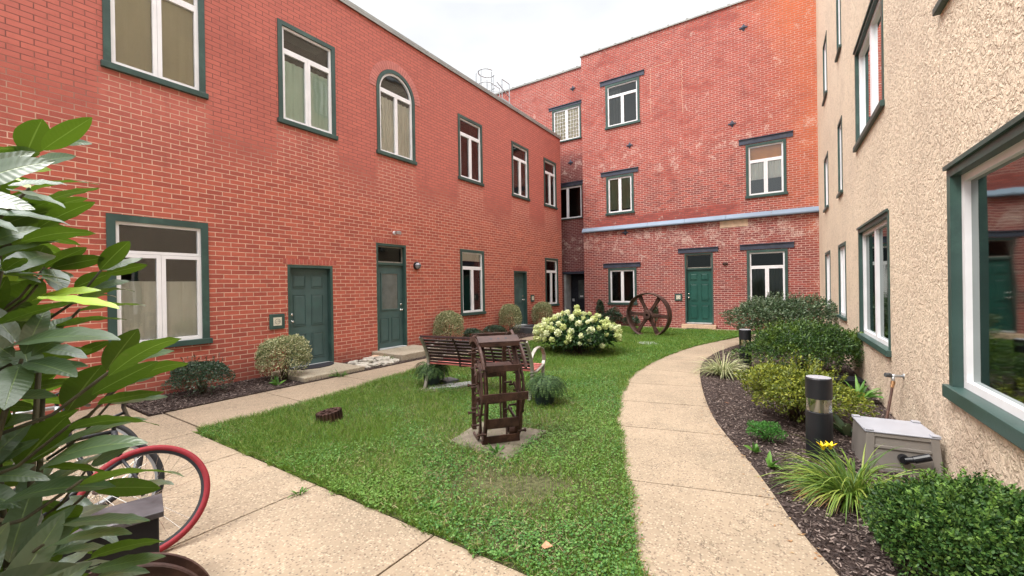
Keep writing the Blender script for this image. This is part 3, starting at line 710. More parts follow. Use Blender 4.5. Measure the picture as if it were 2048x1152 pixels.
# ---- back building
YB, YR = 16.5, 17.2
TB = frameT((0,YB), (1,0), (0,-1)); TR = frameT((0,YR), (1,0), (0,-1))
BB = thing('old_brick_building', 'tall weathered mottled red brick building closing the far end of the court', 'building', (-3.5,16.5,0))
OFF = lambda T: (lambda u, v, z: tuple(a-b for a, b in zip(T(u,v,z), (-3.5,16.5,0))))
TBo, TRo = OFF(TB), OFF(TR)
WB = dict(ul=(-6.16,-4.77,7.99,9.79), ml=(-6.18,-5.05,4.48,6.06), mr=(-1.17,0.0,4.53,6.37), ll=(-6.15,-4.99,.84,2.32), lr=(-1.18,0.0,.83,2.75))
hb = [(q[0]+IN, q[1]-IN, q[2]+IN, q[3]-IN) for q in WB.values()] + [(-3.2,-2.24,.17,2.76)]
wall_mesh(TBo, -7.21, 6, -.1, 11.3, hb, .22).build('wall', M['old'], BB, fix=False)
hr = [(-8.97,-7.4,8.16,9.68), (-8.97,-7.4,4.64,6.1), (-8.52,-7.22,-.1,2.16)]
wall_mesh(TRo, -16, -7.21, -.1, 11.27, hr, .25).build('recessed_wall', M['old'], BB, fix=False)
sh = MB(OFF(lambda x, y, z: (x,y,z))); sh.quad((-7.21,YB,-.1),(-7.21,YR,-.1),(-7.21,YR,11.3),(-7.21,YB,11.3)); sh.quad((-16,YR,-.1),(-16,24,-.1),(-16,24,11.27),(-16,YR,11.27)); sh.quad((6,YB,-.1),(6,24,-.1),(6,24,11.27),(6,YB,11.27)); sh.quad((-16,24,-.1),(6,24,-.1),(6,24,11.27),(-16,24,11.27))
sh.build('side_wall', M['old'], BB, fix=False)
rm = MB(OFF(lambda x, y, z: (x,y,z)))
rm.quad((-7.1,YB+1.6,0),(6,YB+1.6,0),(6,YB+1.6,11),(-7.1,YB+1.6,11)); rm.quad((-15,YR+1.3,0),(-7.1,YR+1.3,0),(-7.1,YR+1.3,11),(-15,YR+1.3,11))
for zz in (.02, 3.4, 7.0, 10.6): rm.quad((-7.1,YB+.24,zz),(6,YB+.24,zz),(6,YB+1.6,zz),(-7.1,YB+1.6,zz)); rm.quad((-15,YR+.26,zz),(-7.2,YR+.26,zz),(-7.2,YR+1.3,zz),(-15,YR+1.3,zz))
for xx in (-7.12, -4.2, -1.6, .8): rm.quad((xx,YB+.24,0),(xx,YB+1.6,0),(xx,YB+1.6,11),(xx,YB+.24,11))
rm.build('interior', M['room'], BB, fix=False)
rf = MB(OFF(lambda x, y, z: (x,y,z))); rf.box(-15.9,5.9,17.5,23.9,10.7,10.9); rf.build('roof', M['roof'], BB)
cp = MB(TBo); cp.box(-7.25, 6, -.3, .05, 11.302, 11.35)
for i in range(14): cp.box(-7.1+i*.68, -7.02+i*.68, -.28, .052, 11.351, 11.385)
cp.T = TRo; cp.box(-16, -7.252, -.3, .05, 11.272, 11.34)
for i in range(8): cp.box(-12.5+i*.68, -12.42+i*.68, -.28, .052, 11.341, 11.37)
cp.build('coping', M['grey'], BB)
window(BB, TBo, *WB['ul'], drape=('curtd', .05, .45, 0, .9, .03), label='upper window with transom light under a slate blue lintel')
window(BB, TBo, *WB['ml'], transom=False, drape=('blind', .0, 1, .1, 1, .004), glass='glass2'); window(BB, TBo, *WB['mr'], tr=5.78, drape=('blindw', .0, 1, .32, .66, .012), label='window with white vertical blinds and an orange reflection painted in its transom')
window(BB, TBo, *WB['ll'], transom=False, glass='glass2'); window(BB, TBo, *WB['lr'], drape=('curtd', .0, 1, .0, .7, .02), tr=2.17, glass='glass2', label='ground floor window with grey net curtains')
ob = MB(TBo); ob.box(-1.05, -.12, -.19, -.18, 5.82, 6.27); ob.build('transom_reflection', M['orangerefl'], BB)  # added orange sheet that paints a reflection into the transom
window(BB, TRo, -8.98, -7.39, 8.15, 9.69, transom=False, wire=True, drape=('sunny', 0, 1, 0, 1, .002), label='leaded light window over the roof edge') if False else None
M['sunny'] = M['sun1']
window(BB, TRo, -8.98, -7.56, 8.15, 9.69, transom=False, wire=True, drape=('sunny', 0, 1, 0, 1, .002), label='leaded light window above the roof edge of the left building', cas=.07, sill=.06)
window(BB, TRo, -8.98, -7.56, 4.63, 6.11, transom=False, cas=.03, sill=.04, label='dark casement window in the recessed corner', glass='glass2')
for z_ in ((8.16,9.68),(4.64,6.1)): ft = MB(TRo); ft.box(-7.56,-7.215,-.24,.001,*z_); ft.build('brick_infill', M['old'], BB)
# pale seam round a bricked-up opening beside the highest window
sm = MB(TBo); rs = random.Random(2)
def seam(u0, z0, u1, z1, n):
    for i in range(n):
        if rs.random() < .2: continue
        a, b = i/n, (i+.92)/n; du, dz = (.012, 0) if u0 == u1 else (0, .012); j = rs.uniform(-.02,.02); x0, x1, y0, y1 = u0+(u1-u0)*a, u0+(u1-u0)*b, z0+(z1-z0)*a, z0+(z1-z0)*b
        if u0 == u1: sm.box(u0-.009+j, u0+.009+j, -.01, .002, y0, y1)
        else: sm.box(x0, x1, -.01, .002, z0-.009, z0+.009)
seam(-4.34, 8.0, -4.34, 9.95, 26); seam(-3.2, 8.0, -3.2, 9.95, 26); seam(-4.3, 9.99, -3.2, 9.99, 9)
sm.build('mortar_seam', M['mortar'], BB)
door(BB, TBo, -3.2, -2.24, .19, 2.76, 2.15, back=.10, mat='greend', label='bright green six panel door under a slate blue lintel')
dr = MB(TRo); dr.box(-8.5,-7.23,-.62,-.6,-.1,2.15); rv = MB(TRo)
dD = MB(TRo); dD.box(-8.42,-7.3,-.59,-.55,.05,2.05); dd = dD.build('door', M['iron'], BB); dd['label'] = 'dark door deep in the far left corner'
gl = MB(TRo); gl.box(-8.05,-7.5,-.549,-.545,1.05,1.9); gl.build('door_glass', M['doorglass'], dd); gl = MB(TRo); gl.box(-8.36,-8.26,-.549,-.53,.92,1.04); gl.build('handle', M['greyl'], dd); gl = MB(TRo); gl.box(-7.97,-7.82,-.544,-.54,1.12,1.18); gl.build('door_label', M['white'], dd)
rv.box(-8.515,-8.43,-.6,-.01,-.1,2.15); rv.build('door_jamb', M['greyl'], BB)
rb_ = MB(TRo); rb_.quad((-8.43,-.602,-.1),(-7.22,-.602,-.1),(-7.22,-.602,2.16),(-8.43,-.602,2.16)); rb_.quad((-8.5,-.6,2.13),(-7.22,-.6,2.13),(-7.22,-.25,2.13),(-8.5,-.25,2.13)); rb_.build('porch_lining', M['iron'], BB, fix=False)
def lintel(T, u0, u1, z0, z1, t=.06):
    mb = MB(T); mb.box(u0, u1, -.05, .028, z0, z1-.025); mb.box(u0-.01, u1+.01, -.05, t, z1-.0245, z1); return mb.build('lintel', M['navy'], BB, bevel=.004)
lintel(TBo, -6.38, -4.58, 9.80, 9.99); lintel(TBo, -6.4, -4.86, 6.08, 6.26); lintel(TBo, -1.37, .19, 6.39, 6.58); lintel(TBo, -6.35, -4.83, 2.34, 2.52); lintel(TBo, -1.38, .18, 2.77, 2.96); lintel(TBo, -3.42, -2.07, 2.775, 2.95)
lintel(TRo, -9.15, -7.215, 9.70, 9.83); lintel(TRo, -8.98, -7.215, 6.115, 6.29); lintel(TRo, -8.56, -7.215, 2.165, 2.27)
lg = MB(TBo)
for i in range(6):
    a = -7.24+i*1.36; b = min(a+1.352, .9)
    lg.add([(a,0,4.045),(b,0,4.045),(b,.13,3.90),(a,.13,3.90),(a,.13,3.86),(b,.13,3.86),(b,0,3.84),(a,0,3.84)], [(0,1,2,3),(3,2,5,4),(4,5,6,7),(0,3,4,7),(1,6,5,2)])
lg.build('ledge', M['ledge'], BB)
st = MB(TBo); st.box(-2.0,-1.13,-.02,.012,3.60,3.838); st.build('stone_panel', M['stone'], BB)
def star(T, u, z, s_=.13):
    mb = MB(T); mb.add([(u,-.01,z-s_*1.25),(u+s_*.8,-.01,z),(u,-.01,z+s_*1.25),(u-s_*.8,-.01,z),(u,.05,z)], [(0,1,4),(1,2,4),(2,3,4),(3,0,4)])
    mb.box(u-s_*.95, u+s_*.95, -.005, .03, z-.02, z+.02); mb.box(u-.02, u+.02, .03, .07, z-.03, z+.03); mb.build('wall_anchor', M['navy'], BB, fix=False)
for u, z in ((-1.18,10.42),(-1.57,7.2),(-5.19,7.17),(-5.41,3.73)): star(TBo, u, z)
for u, z in ((-7.93,10.45),(-8.10,7.17)): star(TRo, u, z)
kb = MB(TBo); kb.lathe([(.002,0)], 4) if False else None
vs = []; fs = []; n = 12
for r_, h_ in ((.07,0),(.07,.02),(.045,.045),(.002,.05)):
    for k in range(n): t = 2*math.pi*k/n; vs.append((-1.85+r_*1.3*math.cos(t), h_, 2.33+r_*.8*math.sin(t)))
for i in range(3):
    for k in range(n): fs.append((i*n+k, i*n+(k+1) % n, (i+1)*n+(k+1) % n, (i+1)*n+k))
kb.add(vs, fs); kb.build('wall_vent', M['rust2'], BB)
# ---- stucco building, whose wall runs very slightly in towards the far end
K = .0195; c0 = .84+16.5*K; ln = math.hypot(1, K)
TS = frameT((c0,0), (-K,1), (-1,-K))
SB = thing('stucco_building', 'tall cream stucco building with deep green framed windows along the right side', 'building', (c0,6,0))
TSo = lambda u, v, z: tuple(a-b for a, b in zip(TS(u,v,z), (c0,6,0)))
WS = [(2.3,4.68,.69,2.5,'big'),(6.75,8.95,.70,2.48,'w2'),(10.5,11.62,.85,2.42,'s'),(13.3,14.55,.82,2.43,'s'),
      (3.0,4.8,3.8,5.5,'u'),(6.93,9.08,3.8,5.45,'w2u'),(10.8,11.46,3.43,5.0,'s'),(13.5,14.5,3.55,5.0,'s'),
      (3.0,4.8,6.9,8.6,'u'),(6.95,9.05,6.9,8.6,'u'),(10.75,11.4,6.35,8.0,'s'),(13.47,14.42,6.48,8.08,'s'),(10.75,11.4,9.45,11.1,'s'),(13.47,14.42,9.45,11.1,'s'),(-1.6,.6,.7,2.5,'u')]
hs = [(q[0]+IN, q[1]-IN, q[2]+IN, q[3]-IN) for q in WS]
wall_mesh(TSo, -4, 16.52, -.15, 12.6, hs, .24).build('wall', M['stucco'], SB, fix=False)
sh = MB(TSo); sh.quad((-4,0,-.1),(-4,-8,-.1),(-4,-8,12.6),(-4,0,12.6)); sh.quad((16.52,0,-.1),(16.52,-8,-.1),(16.52,-8,12.6),(16.52,0,12.6)); sh.quad((-4,-8,-.1),(16.52,-8,-.1),(16.52,-8,12.6),(-4,-8,12.6)); sh.build('side_wall', M['stucco'], SB, fix=False)
rm = MB(TSo); rm.quad((-4,-2,0),(16.4,-2,0),(16.4,-2,12.5),(-4,-2,12.5))
for zz in (.0, 3.2, 6.2, 9.2): rm.quad((-4,-.26,zz),(16.4,-.26,zz),(16.4,-2,zz),(-4,-2,zz))
for yy in (-3.9, 1.2, 5.6, 9.8, 12.4, 16.4): rm.quad((yy,-.26,0),(yy,-2,0),(yy,-2,12.5),(yy,-.26,12.5))
rm.build('interior', M['room'], SB, fix=False)
rf = MB(TSo); rf.box(-4,16.5,-7.9,-.3,12.2,12.4); rf.build('roof', M['roof'], SB)
cp = MB(TSo); cp.box(-4.02,16.52,-.3,.05,12.602,12.68); cp.build('coping', M['grey'], SB)
for q in WS:
    k = q[4]
    if k == 'big': window(SB, TSo, *q[:4], transom=False, cas=.075, proud=.012, back=.10, sill=.10, mull=0, head=True, glass='glass2', label='large ground floor picture window nearest the camera', drape=None)
    elif k == 'w2': window(SB, TSo, *q[:4], transom=False, cas=.07, proud=.012, back=.085, sill=.08, mull=1, head=True, glass='glass2', label='wide ground floor casement window beyond the picture window', drape=('blindw', 0, 1, .70, .74, .002))
    elif k == 'w2u': window(SB, TSo, *q[:4], transom=False, cas=.07, proud=.012, back=.085, sill=.08, mull=1, head=True)
    else: window(SB, TSo, *q[:4], transom=False, cas=.06, proud=.012, back=.07, sill=.06, mull=1)
# ------------------------------------------------------------------ vegetation
def ribbons(name, base, dirs, L, W, droop, mat, parent=None, seg=6, twist=0.0, fold=.25, rnd=None):
    """arching strap leaves; dirs are unit start directions, droop bends them to the ground"""
    n = len(base); L = np.broadcast_to(np.asarray(L, float), (n,)); W = np.broadcast_to(np.asarray(W, float), (n,)); droop = np.broadcast_to(np.asarray(droop, float), (n,))
    P = base.copy(); d = dirs/np.linalg.norm(dirs, axis=1, keepdims=True); V = np.zeros((n, (seg+1)*3, 3))
    hor = d*[1,1,0]; hor /= np.linalg.norm(hor, axis=1, keepdims=True)+1e-6
    side0 = np.cross(d, [0,0,1.]); side0 /= np.linalg.norm(side0, axis=1, keepdims=True)+1e-6
    tw = RNG.normal(size=n)*twist
    for i in range(seg+1):
        t = i/seg; w = W*(np.sin(math.pi*min(1, .25+.75*t)) if t > .35 else (.55+.45*t/.35))*(1 if t < .98 else .05)
        up = np.cross(side0, d); s_ = side0*np.cos(tw*t)[:,None]+up*np.sin(tw*t)[:,None]
        V[:,i*3] = P-s_*w[:,None]*.5; V[:,i*3+1] = P-up*(w*fold)[:,None]; V[:,i*3+2] = P+s_*w[:,None]*.5
        P = P+d*(L/seg)[:,None]
        d = d+np.array([0,0,-1.])*(droop/seg)[:,None]*(.6+t)+hor*(.25*droop/seg)[:,None]*(1-t); d /= np.linalg.norm(d, axis=1, keepdims=True)
        V[:,:,2] = V[:,:,2]
        P[:,2] = np.maximum(P[:,2], .006+RNG.random(n)*.004)
    f = []
    for i in range(seg):
        a = i*3; f += [(a,a+1,a+4,a+3),(a+1,a+2,a+5,a+4)]
    f = np.array(f); k = (seg+1)*3; F = (f[None]+np.arange(n)[:,None,None]*k).reshape(-1,4)
    me = bpy.data.meshes.new(name); me.vertices.add(n*k); me.vertices.foreach_set('co', V.reshape(-1).astype(np.float32))
    me.loops.add(F.size); me.loops.foreach_set('vertex_index', F.ravel().astype(np.int32)); me.polygons.add(len(F)); me.polygons.foreach_set('loop_start', (np.arange(len(F))*4).astype(np.int32)); 
    me.update(calc_edges=True); a = me.attributes.new('rnd', 'FLOAT', 'FACE'); r_ = RNG.random(n) if rnd is None else rnd
    a.data.foreach_set('value', np.repeat(r_, len(f)).astype(np.float32)); me.polygons.foreach_set('use_smooth', [True]*len(me.polygons)); me.materials.append(mat)
    o = bpy.data.objects.new(name, me); C.objects.link(o)
    if parent: o.parent = parent
    return o
def lumps(p, k, amp, seed):
    r = np.random.default_rng(seed); out = np.zeros(len(p))
    for i in range(k):
        c = r.normal(size=3); c /= np.linalg.norm(c); out += np.exp(-((p-c)**2).sum(1)/.10)*r.uniform(.5,1)
    return amp*(out-out.mean())/(out.std()+1e-6)*.6
def shrub(name, label, cat, loc, rx, ry, h, n, L, mat, group=None, seed=1, lump=.14, zb=.03, sq=2.0, kf=60, depth=.5, sprigs=0, tmpl='fold', updir=.35, wr=.5, twigs=14, rz=0, twigmat='twig', hole=.0, sub=1.0, clump=.08, shoot=None):
    root = thing(name, label, cat, loc, rz, group); r = np.random.default_rng(seed)
    d = r.normal(size=(n,3)); d[:,2] = np.where(d[:,2] < -.55, -d[:,2], d[:,2]); d /= np.linalg.norm(d, axis=1, keepdims=True)
    sc = (np.abs(d)**sq).sum(1)**(-1/sq); rad = (1+lumps(d, kf, lump, seed))*(1-depth*r.random(n)**2.4)
    # fine clumping: pull leaves toward shoot tips
    m = max(40, n//26); tip = r.integers(0, n, m); 
    hz = np.array([rx, ry, h/2]); P = d*(sc*rad)[:,None]
    near = tip[r.integers(0, m, n)] if False else None
    gx = np.sin(d@r.normal(size=(3,))*14)*np.sin(d@r.normal(size=(3,))*17)*np.sin(d@r.normal(size=(3,))*11)
    P *= (1+clump*gx)[:,None]
    if hole:
        keep = (np.sin(d@r.normal(size=3)*7+1)*np.sin(d@r.normal(size=3)*9) > -1+hole) | (r.random(n) < .4); P, d = P[keep], d[keep]
    P = P*hz; P[:,2] += h/2+zb; P[:,2] = np.maximum(P[:,2], zb+.01)
    nn = len(P); x = d*[1,1,.8]+r.normal(size=(nn,3))*.75; x[:,2] += updir; nd = d+r.normal(size=(nn,3))*.5; nd[:,2] += .45
    l = L*(.65+.7*r.random(nn))
    leaf_obj('foliage', P, x, nd, l, l*wr, mat, root, tmpl)
    if sprigs:
        bs = []; xs = []; ns = []; tw = MB()
        for i in range(sprigs):
            dd = r.normal(size=3); dd[2] = abs(dd[2])*1.2+.3; dd /= np.linalg.norm(dd); p0 = dd*[rx*.9,ry*.9,h*.47]+[0,0,h/2+zb]
            g_ = dd*[.5,.5,.3]+[0,0,.9]+r.normal(size=3)*.25; g_ /= np.linalg.norm(g_); ln_ = sub*L*r.uniform(3.0,6.5)
            tw.tube([p0, p0+g_*ln_], .0025, 4)
            for k in range(16):
                t = (k+1)/16; q = r.normal(size=3); q -= g_*(q@g_); q /= np.linalg.norm(q); bs.append(p0+g_*ln_*t); xs.append(q+g_*.8); ns.append(g_-q*.3)
        leaf_obj('shoots', np.array(bs), np.array(xs), np.array(ns), L*(.8+.4*r.random(len(bs))), L*wr, shoot or mat, root, tmpl)
    s = MB()
    for i in range(twigs):
        a = r.uniform(0, 6.28); e = r.uniform(.35, .8); b = Vector((r.uniform(-.12,.12)*rx, r.uniform(-.12,.12)*ry, 0)); t = Vector((math.cos(a)*rx*e, math.sin(a)*ry*e, h*r.uniform(.5,.9)))
        m_ = (b+t)/2+Vector((0,0,h*.12))-Vector((t.x,t.y,0))*.15; s.tube([b, m_, t], [.011,.007,.003], 5)
    s.build('stems', M[twigmat], root, smooth=True)
    return root
M['varieg'] = leafmat('variegated leaf', (.06,.12,.03), (.34,.36,.17), (.72,.68,.44), .5, .35, .15)
M['holly'] = leafmat('dark holly leaf', (.014,.04,.018), (.03,.07,.03), (.07,.12,.07), .3, .6, .08)
M['yew'] = leafmat('dark green needle', (.014,.045,.012), (.045,.10,.02), (.11,.20,.03), .4, .4, .15, big=(2.6, (.20,.30,.03), .45))
M['privet'] = leafmat('grey green leaf', (.035,.075,.03), (.075,.13,.055), (.16,.21,.11), .4, .5, .15)
M['azalea'] = leafmat('yellow green leaf', (.06,.09,.014), (.17,.215,.025), (.34,.36,.045), .45, .4, .25)
M['boxl'] = leafmat('box leaf', (.014,.045,.010), (.042,.105,.020), (.12,.20,.04), .5, .3, .15)
M['boxn'] = leafmat('fresh box leaf', (.05,.12,.02), (.10,.2,.03), (.18,.3,.05), .5, .3, .2)
M['hydl'] = leafmat('hydrangea leaf', (.014,.045,.012), (.03,.085,.024), (.07,.15,.04), .5, .4, .2)
M['petal'] = leafmat('cream petal', (.66,.73,.36), (.78,.82,.50), (.86,.88,.68), .6, .3, .25)
M['petalg'] = leafmat('green cream petal', (.46,.56,.18), (.62,.68,.28), (.74,.76,.42), .6, .3, .25)
M['fern'] = leafmat('fern leaflet', (.02,.05,.015), (.05,.105,.03), (.10,.17,.05), .6, .3, .2)
M['lily'] = leafmat('daylily leaf', (.06,.13,.02), (.14,.24,.03), (.30,.36,.07), .45, .4, .3)
M['lilyd'] = leafmat('dead daylily leaf', (.30,.14,.06), (.42,.24,.12), (.5,.36,.2), .7, .2, .2)
M['liri'] = leafmat('striped lilyturf leaf', (.14,.20,.06), (.42,.44,.22), (.68,.66,.42), .45, .4, .25)
M['weed'] = leafmat('weed leaf', (.05,.13,.02), (.10,.24,.035), (.16,.32,.06), .5, .4, .25)
M['parsley'] = leafmat('fine green leaf', (.03,.12,.02), (.06,.2,.03), (.1,.27,.05), .5, .3, .25)
G = 'clipped variegated shrubs along the red brick wall'
shrub('clipped_shrub', 'round clipped cream and green shrub beside the nearest green door', 'shrub', (-7.62,4.02,.0), .41, .40, .74, 12000, .030, M['varieg'], G, 11, .07, .03, 2.6, depth=.35, twigs=10)
for (X, Y, hh, rr, lb, sd) in ((-7.78,8.6,.92,.35,'clipped cream and green shrub just behind the bench, between the glazed door and the window',12),(-7.75,11.6,.98,.34,'clipped cream and green shrub beside the slate step of the far door',13),(-7.72,13.75,.98,.35,'clipped cream and green shrub in the far corner under the last window',14)):
    shrub('clipped_shrub', lb, 'shrub', (X,Y,0), rr, rr, hh, 9000, .034, M['varieg'], G, sd, .05, .04, 2.8, depth=.35, twigs=8)
G2 = 'low dark holly shrubs by the brick wall'
shrub('holly_shrub', 'low dark green spreading shrub in the mulch under the near window', 'shrub', (-7.72,2.78,0), .43, .38, .50, 7500, .028, M['holly'], G2, 21, .12, .03, 2.0, depth=.4, sprigs=20)
shrub('holly_shrub', 'small dark round shrub behind the bench between two pale shrubs', 'shrub', (-7.6,9.4,0), .27, .27, .42, 2600, .034, M['holly'], G2, 22, .1)
shrub('holly_shrub', 'small dark mounded shrub left of the slate step', 'shrub', (-7.6,10.5,0), .36, .3, .42, 3000, .034, M['holly'], G2, 23, .1)
shrub('privet_shrub', 'large grey green bushy shrub against the far end of the right bed', 'shrub', (-.15,12.2,0), 1.08, .8, 1.18, 19000, .05, M['privet'], None, 31, .22, .03, 2.0, sprigs=110, depth=.5, kf=80, clump=.14)
shrub('yew_shrub', 'wide dark green spreading shrub against the stucco wall', 'shrub', (.2,9.1,0), .90, .74, .78, 26000, .042, M['yew'], None, 32, .24, .03, 2.3, sprigs=120, wr=.4, depth=.5, kf=80, clump=.16)
shrub('azalea_shrub', 'loose yellow green shrub behind the near bollard light', 'shrub', (.07,5.92,0), .52, .58, .56, 13000, .036, M['azalea'], None, 33, .30, .05, 2.0, sprigs=70, depth=.65, kf=55, twigs=34, hole=.2)
shrub('boxwood_shrub', 'dense dark green boxwood filling the near right corner', 'shrub', (.83,3.28,-.04), .40, .44, .47, 42000, .021, M['boxl'], None, 34, .13, .0, 2.6, sprigs=130, depth=.5, kf=90, wr=.55, tmpl='oval', sub=1.1, clump=.16, shoot=M['boxn'])
shrub('parsley_plant', 'small feathery bright green plant in the mulch by the path', 'plant', (-.22,5.02,0), .17, .15, .17, 2600, .018, M['parsley'], None, 35, .2, .0, depth=.6, twigs=6)
# climbing plants on the old brick wall
G3 = 'dark climbers at the foot of the old brick wall'
shrub('climbing_plant', 'narrow dark climber left of the low window on the old wall', 'plant', (-6.46,16.33,0), .16, .12, 1.0, 1500, .05, M['holly'], G3, 41, .15)
shrub('climbing_plant', 'rounded dark shrub under the low window on the old wall', 'plant', (-5.85,16.2,0), .38, .22, .62, 2200, .05, M['holly'], G3, 42, .2)
shrub('climbing_plant', 'low dark clump beside the iron flywheel', 'plant', (-5.15,16.25,0), .36, .18, .34, 1500, .05, M['holly'], G3, 43, .2)
shrub('climbing_plant', 'thin dark climber seen through the flywheel spokes', 'plant', (-4.25,16.33,0), .1, .12, .85, 700, .05, M['holly'], G3, 44, .2)
# hydrangea with cream mophead blooms
hyd = thing('hydrangea', 'hydrangea bush covered in round cream green flower heads on the lawn', 'flowering shrub', (-4.3,9.35,0))
r = np.random.default_rng(5); n = 7000; d = r.normal(size=(n,3)); d[:,2] = np.abs(d[:,2])-.35; d /= np.linalg.norm(d, axis=1, keepdims=True)
P = d*[.93,.80,.46]*(1-.55*r.random(n)**1.6)[:,None]*(1+lumps(d, 60, .12, 9))[:,None]; P[:,2] += .44; P[:,2] = np.maximum(P[:,2], .05)
x = d+r.normal(size=(n,3))*.6; nd = d+r.normal(size=(n,3))*.4; nd[:,2] += .6
leaf_obj('foliage', P, x, nd, .075+.05*r.random(n), .04+.02*r.random(n), M['hydl'], hyd, 'fold')
s = MB()
for i in range(40):
    a = r.uniform(0,6.28); e = r.uniform(.3,.85); s.tube([(0,0,0),(math.cos(a)*.45*e,math.sin(a)*.38*e,.35),(math.cos(a)*.9*e,math.sin(a)*.78*e,.5+.45*(1-e*e))], [.01,.007,.004], 5)
s.build('stems', M['twig'], hyd, smooth=True)
blooms = []
for v in range(4):
    m_ = 130; dd = unit(m_); o = leaf_obj('bloom', dd*[.056,.056,.054 if v < 2 else .066]*(.94+.08*RNG.random((m_,1))), unit(m_), dd+unit(m_)*.22, .034, .034, M['petal' if v % 2 == 0 else 'petalg'], hyd, 'oval')
    core = MB(); blooms.append(o)
k = 0; spots = []
while k < 96:
    dd = r.normal(size=3); dd[2] = abs(dd[2])*.9-.25; dd /= np.linalg.norm(dd)
    if dd[1] > .6: continue
    p = dd*np.array([.98,.86,.50])*r.uniform(.95,1.1)+[0,0,.46]
    if p[2] < .12: continue
    if any(np.linalg.norm(p-q) < .125 for q in spots): continue
    spots.append(p); k += 1
for q in ((.06,-.1,1.0),(.03,-.05,1.10),(.1,-.1,.93),(-.35,-.2,.93),(.38,-.1,.95),(-.1,-.12,.96),(.6,-.1,.86)): spots.append(np.array(q))
spots = spots[:98]
for i, p in enumerate(spots):
    b = blooms[i % 4] if i < 4 else blooms[i % 4].copy()
    if i >= 4: C.objects.link(b); b.parent = hyd
    b.location = p; b.rotation_euler = (r.uniform(0,3),r.uniform(0,3),r.uniform(0,3)); q = r.uniform(.62,1.2); b.scale = (q,q,q)
soilr = MB(); soilr.lathe([(.001,.0),(.7,.0),(.95,-.005)], 30, (-4.3,9.3,.004)); o = soilr.build('mulch_ring', M['soil']); o['kind'] = 'structure'
# grassy clumps
def strap_plant(name, label, cat, loc, n, L, W, mat, spread=.9, droop=1.6, base=.05, extra=None, seg=7, dirw=(0,0), rise=1.0, part='leaves', twist=.6):
    root = thing(name, label, cat, loc); a = RNG.uniform(0, 2*math.pi, n); e = RNG.random(n)**.7*spread
    d = np.c_[np.cos(a)*e+dirw[0], np.sin(a)*e+dirw[1], np.full(n, rise)]
    b = np.c_[np.cos(a)*base*RNG.random(n), np.sin(a)*base*RNG.random(n), np.zeros(n)]
    ribbons(part, b, d, L*(.55+.55*RNG.random(n)), W*(.7+.5*RNG.random(n)), droop*(.6+.9*RNG.random(n)), mat, root, seg, twist)
    return root
strap_plant('lilyturf', 'striped cream and green arching grass clump by the far bollard light', 'plant', (-.98,8.2,0), 330, .55, .013, M['liri'], 1.3, 1.9, .12, seg=7)
dl = strap_plant('daylily', 'sprawling daylily with strap leaves and a yellow bloom beside the boxwood', 'plant', (.36,4.02,0), 360, .52, .012, M['lily'], 1.3, 2.0, .14, dirw=(-.3,-.05), rise=.9)
n = 70; a = RNG.uniform(2.0, 5.2, n); b = np.c_[np.cos(a)*.08, np.sin(a)*.08, np.full(n, .02)]
ribbons('dead_leaves', b, np.c_[np.cos(a), np.sin(a), np.full(n, .28)], .22+.2*RNG.random(n), .010, 1.0, M['lilyd'], dl, 6, 1.0)
s = MB(); fl = []
for (x_, y_, z_) in ((-.14,.16,.27),(-.09,.2,.28)):
    s.tube([(0,0,0),(x_*.5,y_*.5,z_*.6),(x_,y_,z_)], .003, 5)
s.build('flower_stem', M['weed'], dl)
for (x_, y_, z_) in ((-.14,.16,.27),(-.09,.2,.27)):
    n = 6; a = np.arange(n)*math.pi/3+x_*9; b = np.tile([x_,y_,z_], (n,1)).astype(float)
    ribbons('flower', b, np.c_[np.cos(a)*.5, np.sin(a)*.5, np.ones(n)], .075, .028, .9, M['yellow'], dl, 5, 0, .2)
strap_plant('weed_plant', 'broad leaved rosette weed at the foot of the stucco wall', 'plant', (.78,7.3,0), 34, .36, .05, M['weed'], 1.1, 1.3, .04)
strap_plant('weed_plant', 'small light green seedling in the mulch by the first clipped shrub', 'plant', (-7.25,3.72,.01), 11, .2, .07, M['weed'], 1.2, 1.2, .02)
strap_plant('weed_plant', 'little green seedling in the mulch below the azalea', 'plant', (-.28,4.62,0), 9, .13, .035, M['weed'], 1.3, 1.0, .02)
strap_plant('weed_plant', 'pale little seedling near the path edge in front of the near bollard', 'plant', (-.16,4.32,0), 10, .13, .04, M['weed'], 1.4, 1.0, .02)
strap_plant('weed_plant', 'leafy weed growing from the corner of the near door step', 'plant', (-7.05,4.75,0), 40, .17, .018, M['weed'], 1.4, 1.6, .12)
strap_plant('weed_plant', 'tuft of grass growing among the loose stones', 'plant', (-7.35,6.15,.05), 26, .2, .012, M['weed'], 1.2, 1.2, .1)
strap_plant('weed_plant', 'small weed in the joint of the near slab', 'plant', (-3.27,1.84,0), 20, .07, .014, M['weed'], 1.6, 1.0, .05)
strap_plant('weed_plant', 'broad leaved plantain at the near tip of the lawn edge', 'plant', (-2.2,2.2,.0), 16, .10, .035, M['clover'], 1.6, 1.0, .02)
strap_plant('weed_plant', 'weed sprouting at the front foot of the iron frame', 'plant', (-2.38,3.3,.0), 18, .13, .022, M['clover'], 1.3, 1.2, .06)
strap_plant('weed_plant', 'pale hosta leaves poking up behind the hose box', 'plant', (.50,5.62,.0), 9, .30, .09, M['privet'], .8, 1.2, .04)
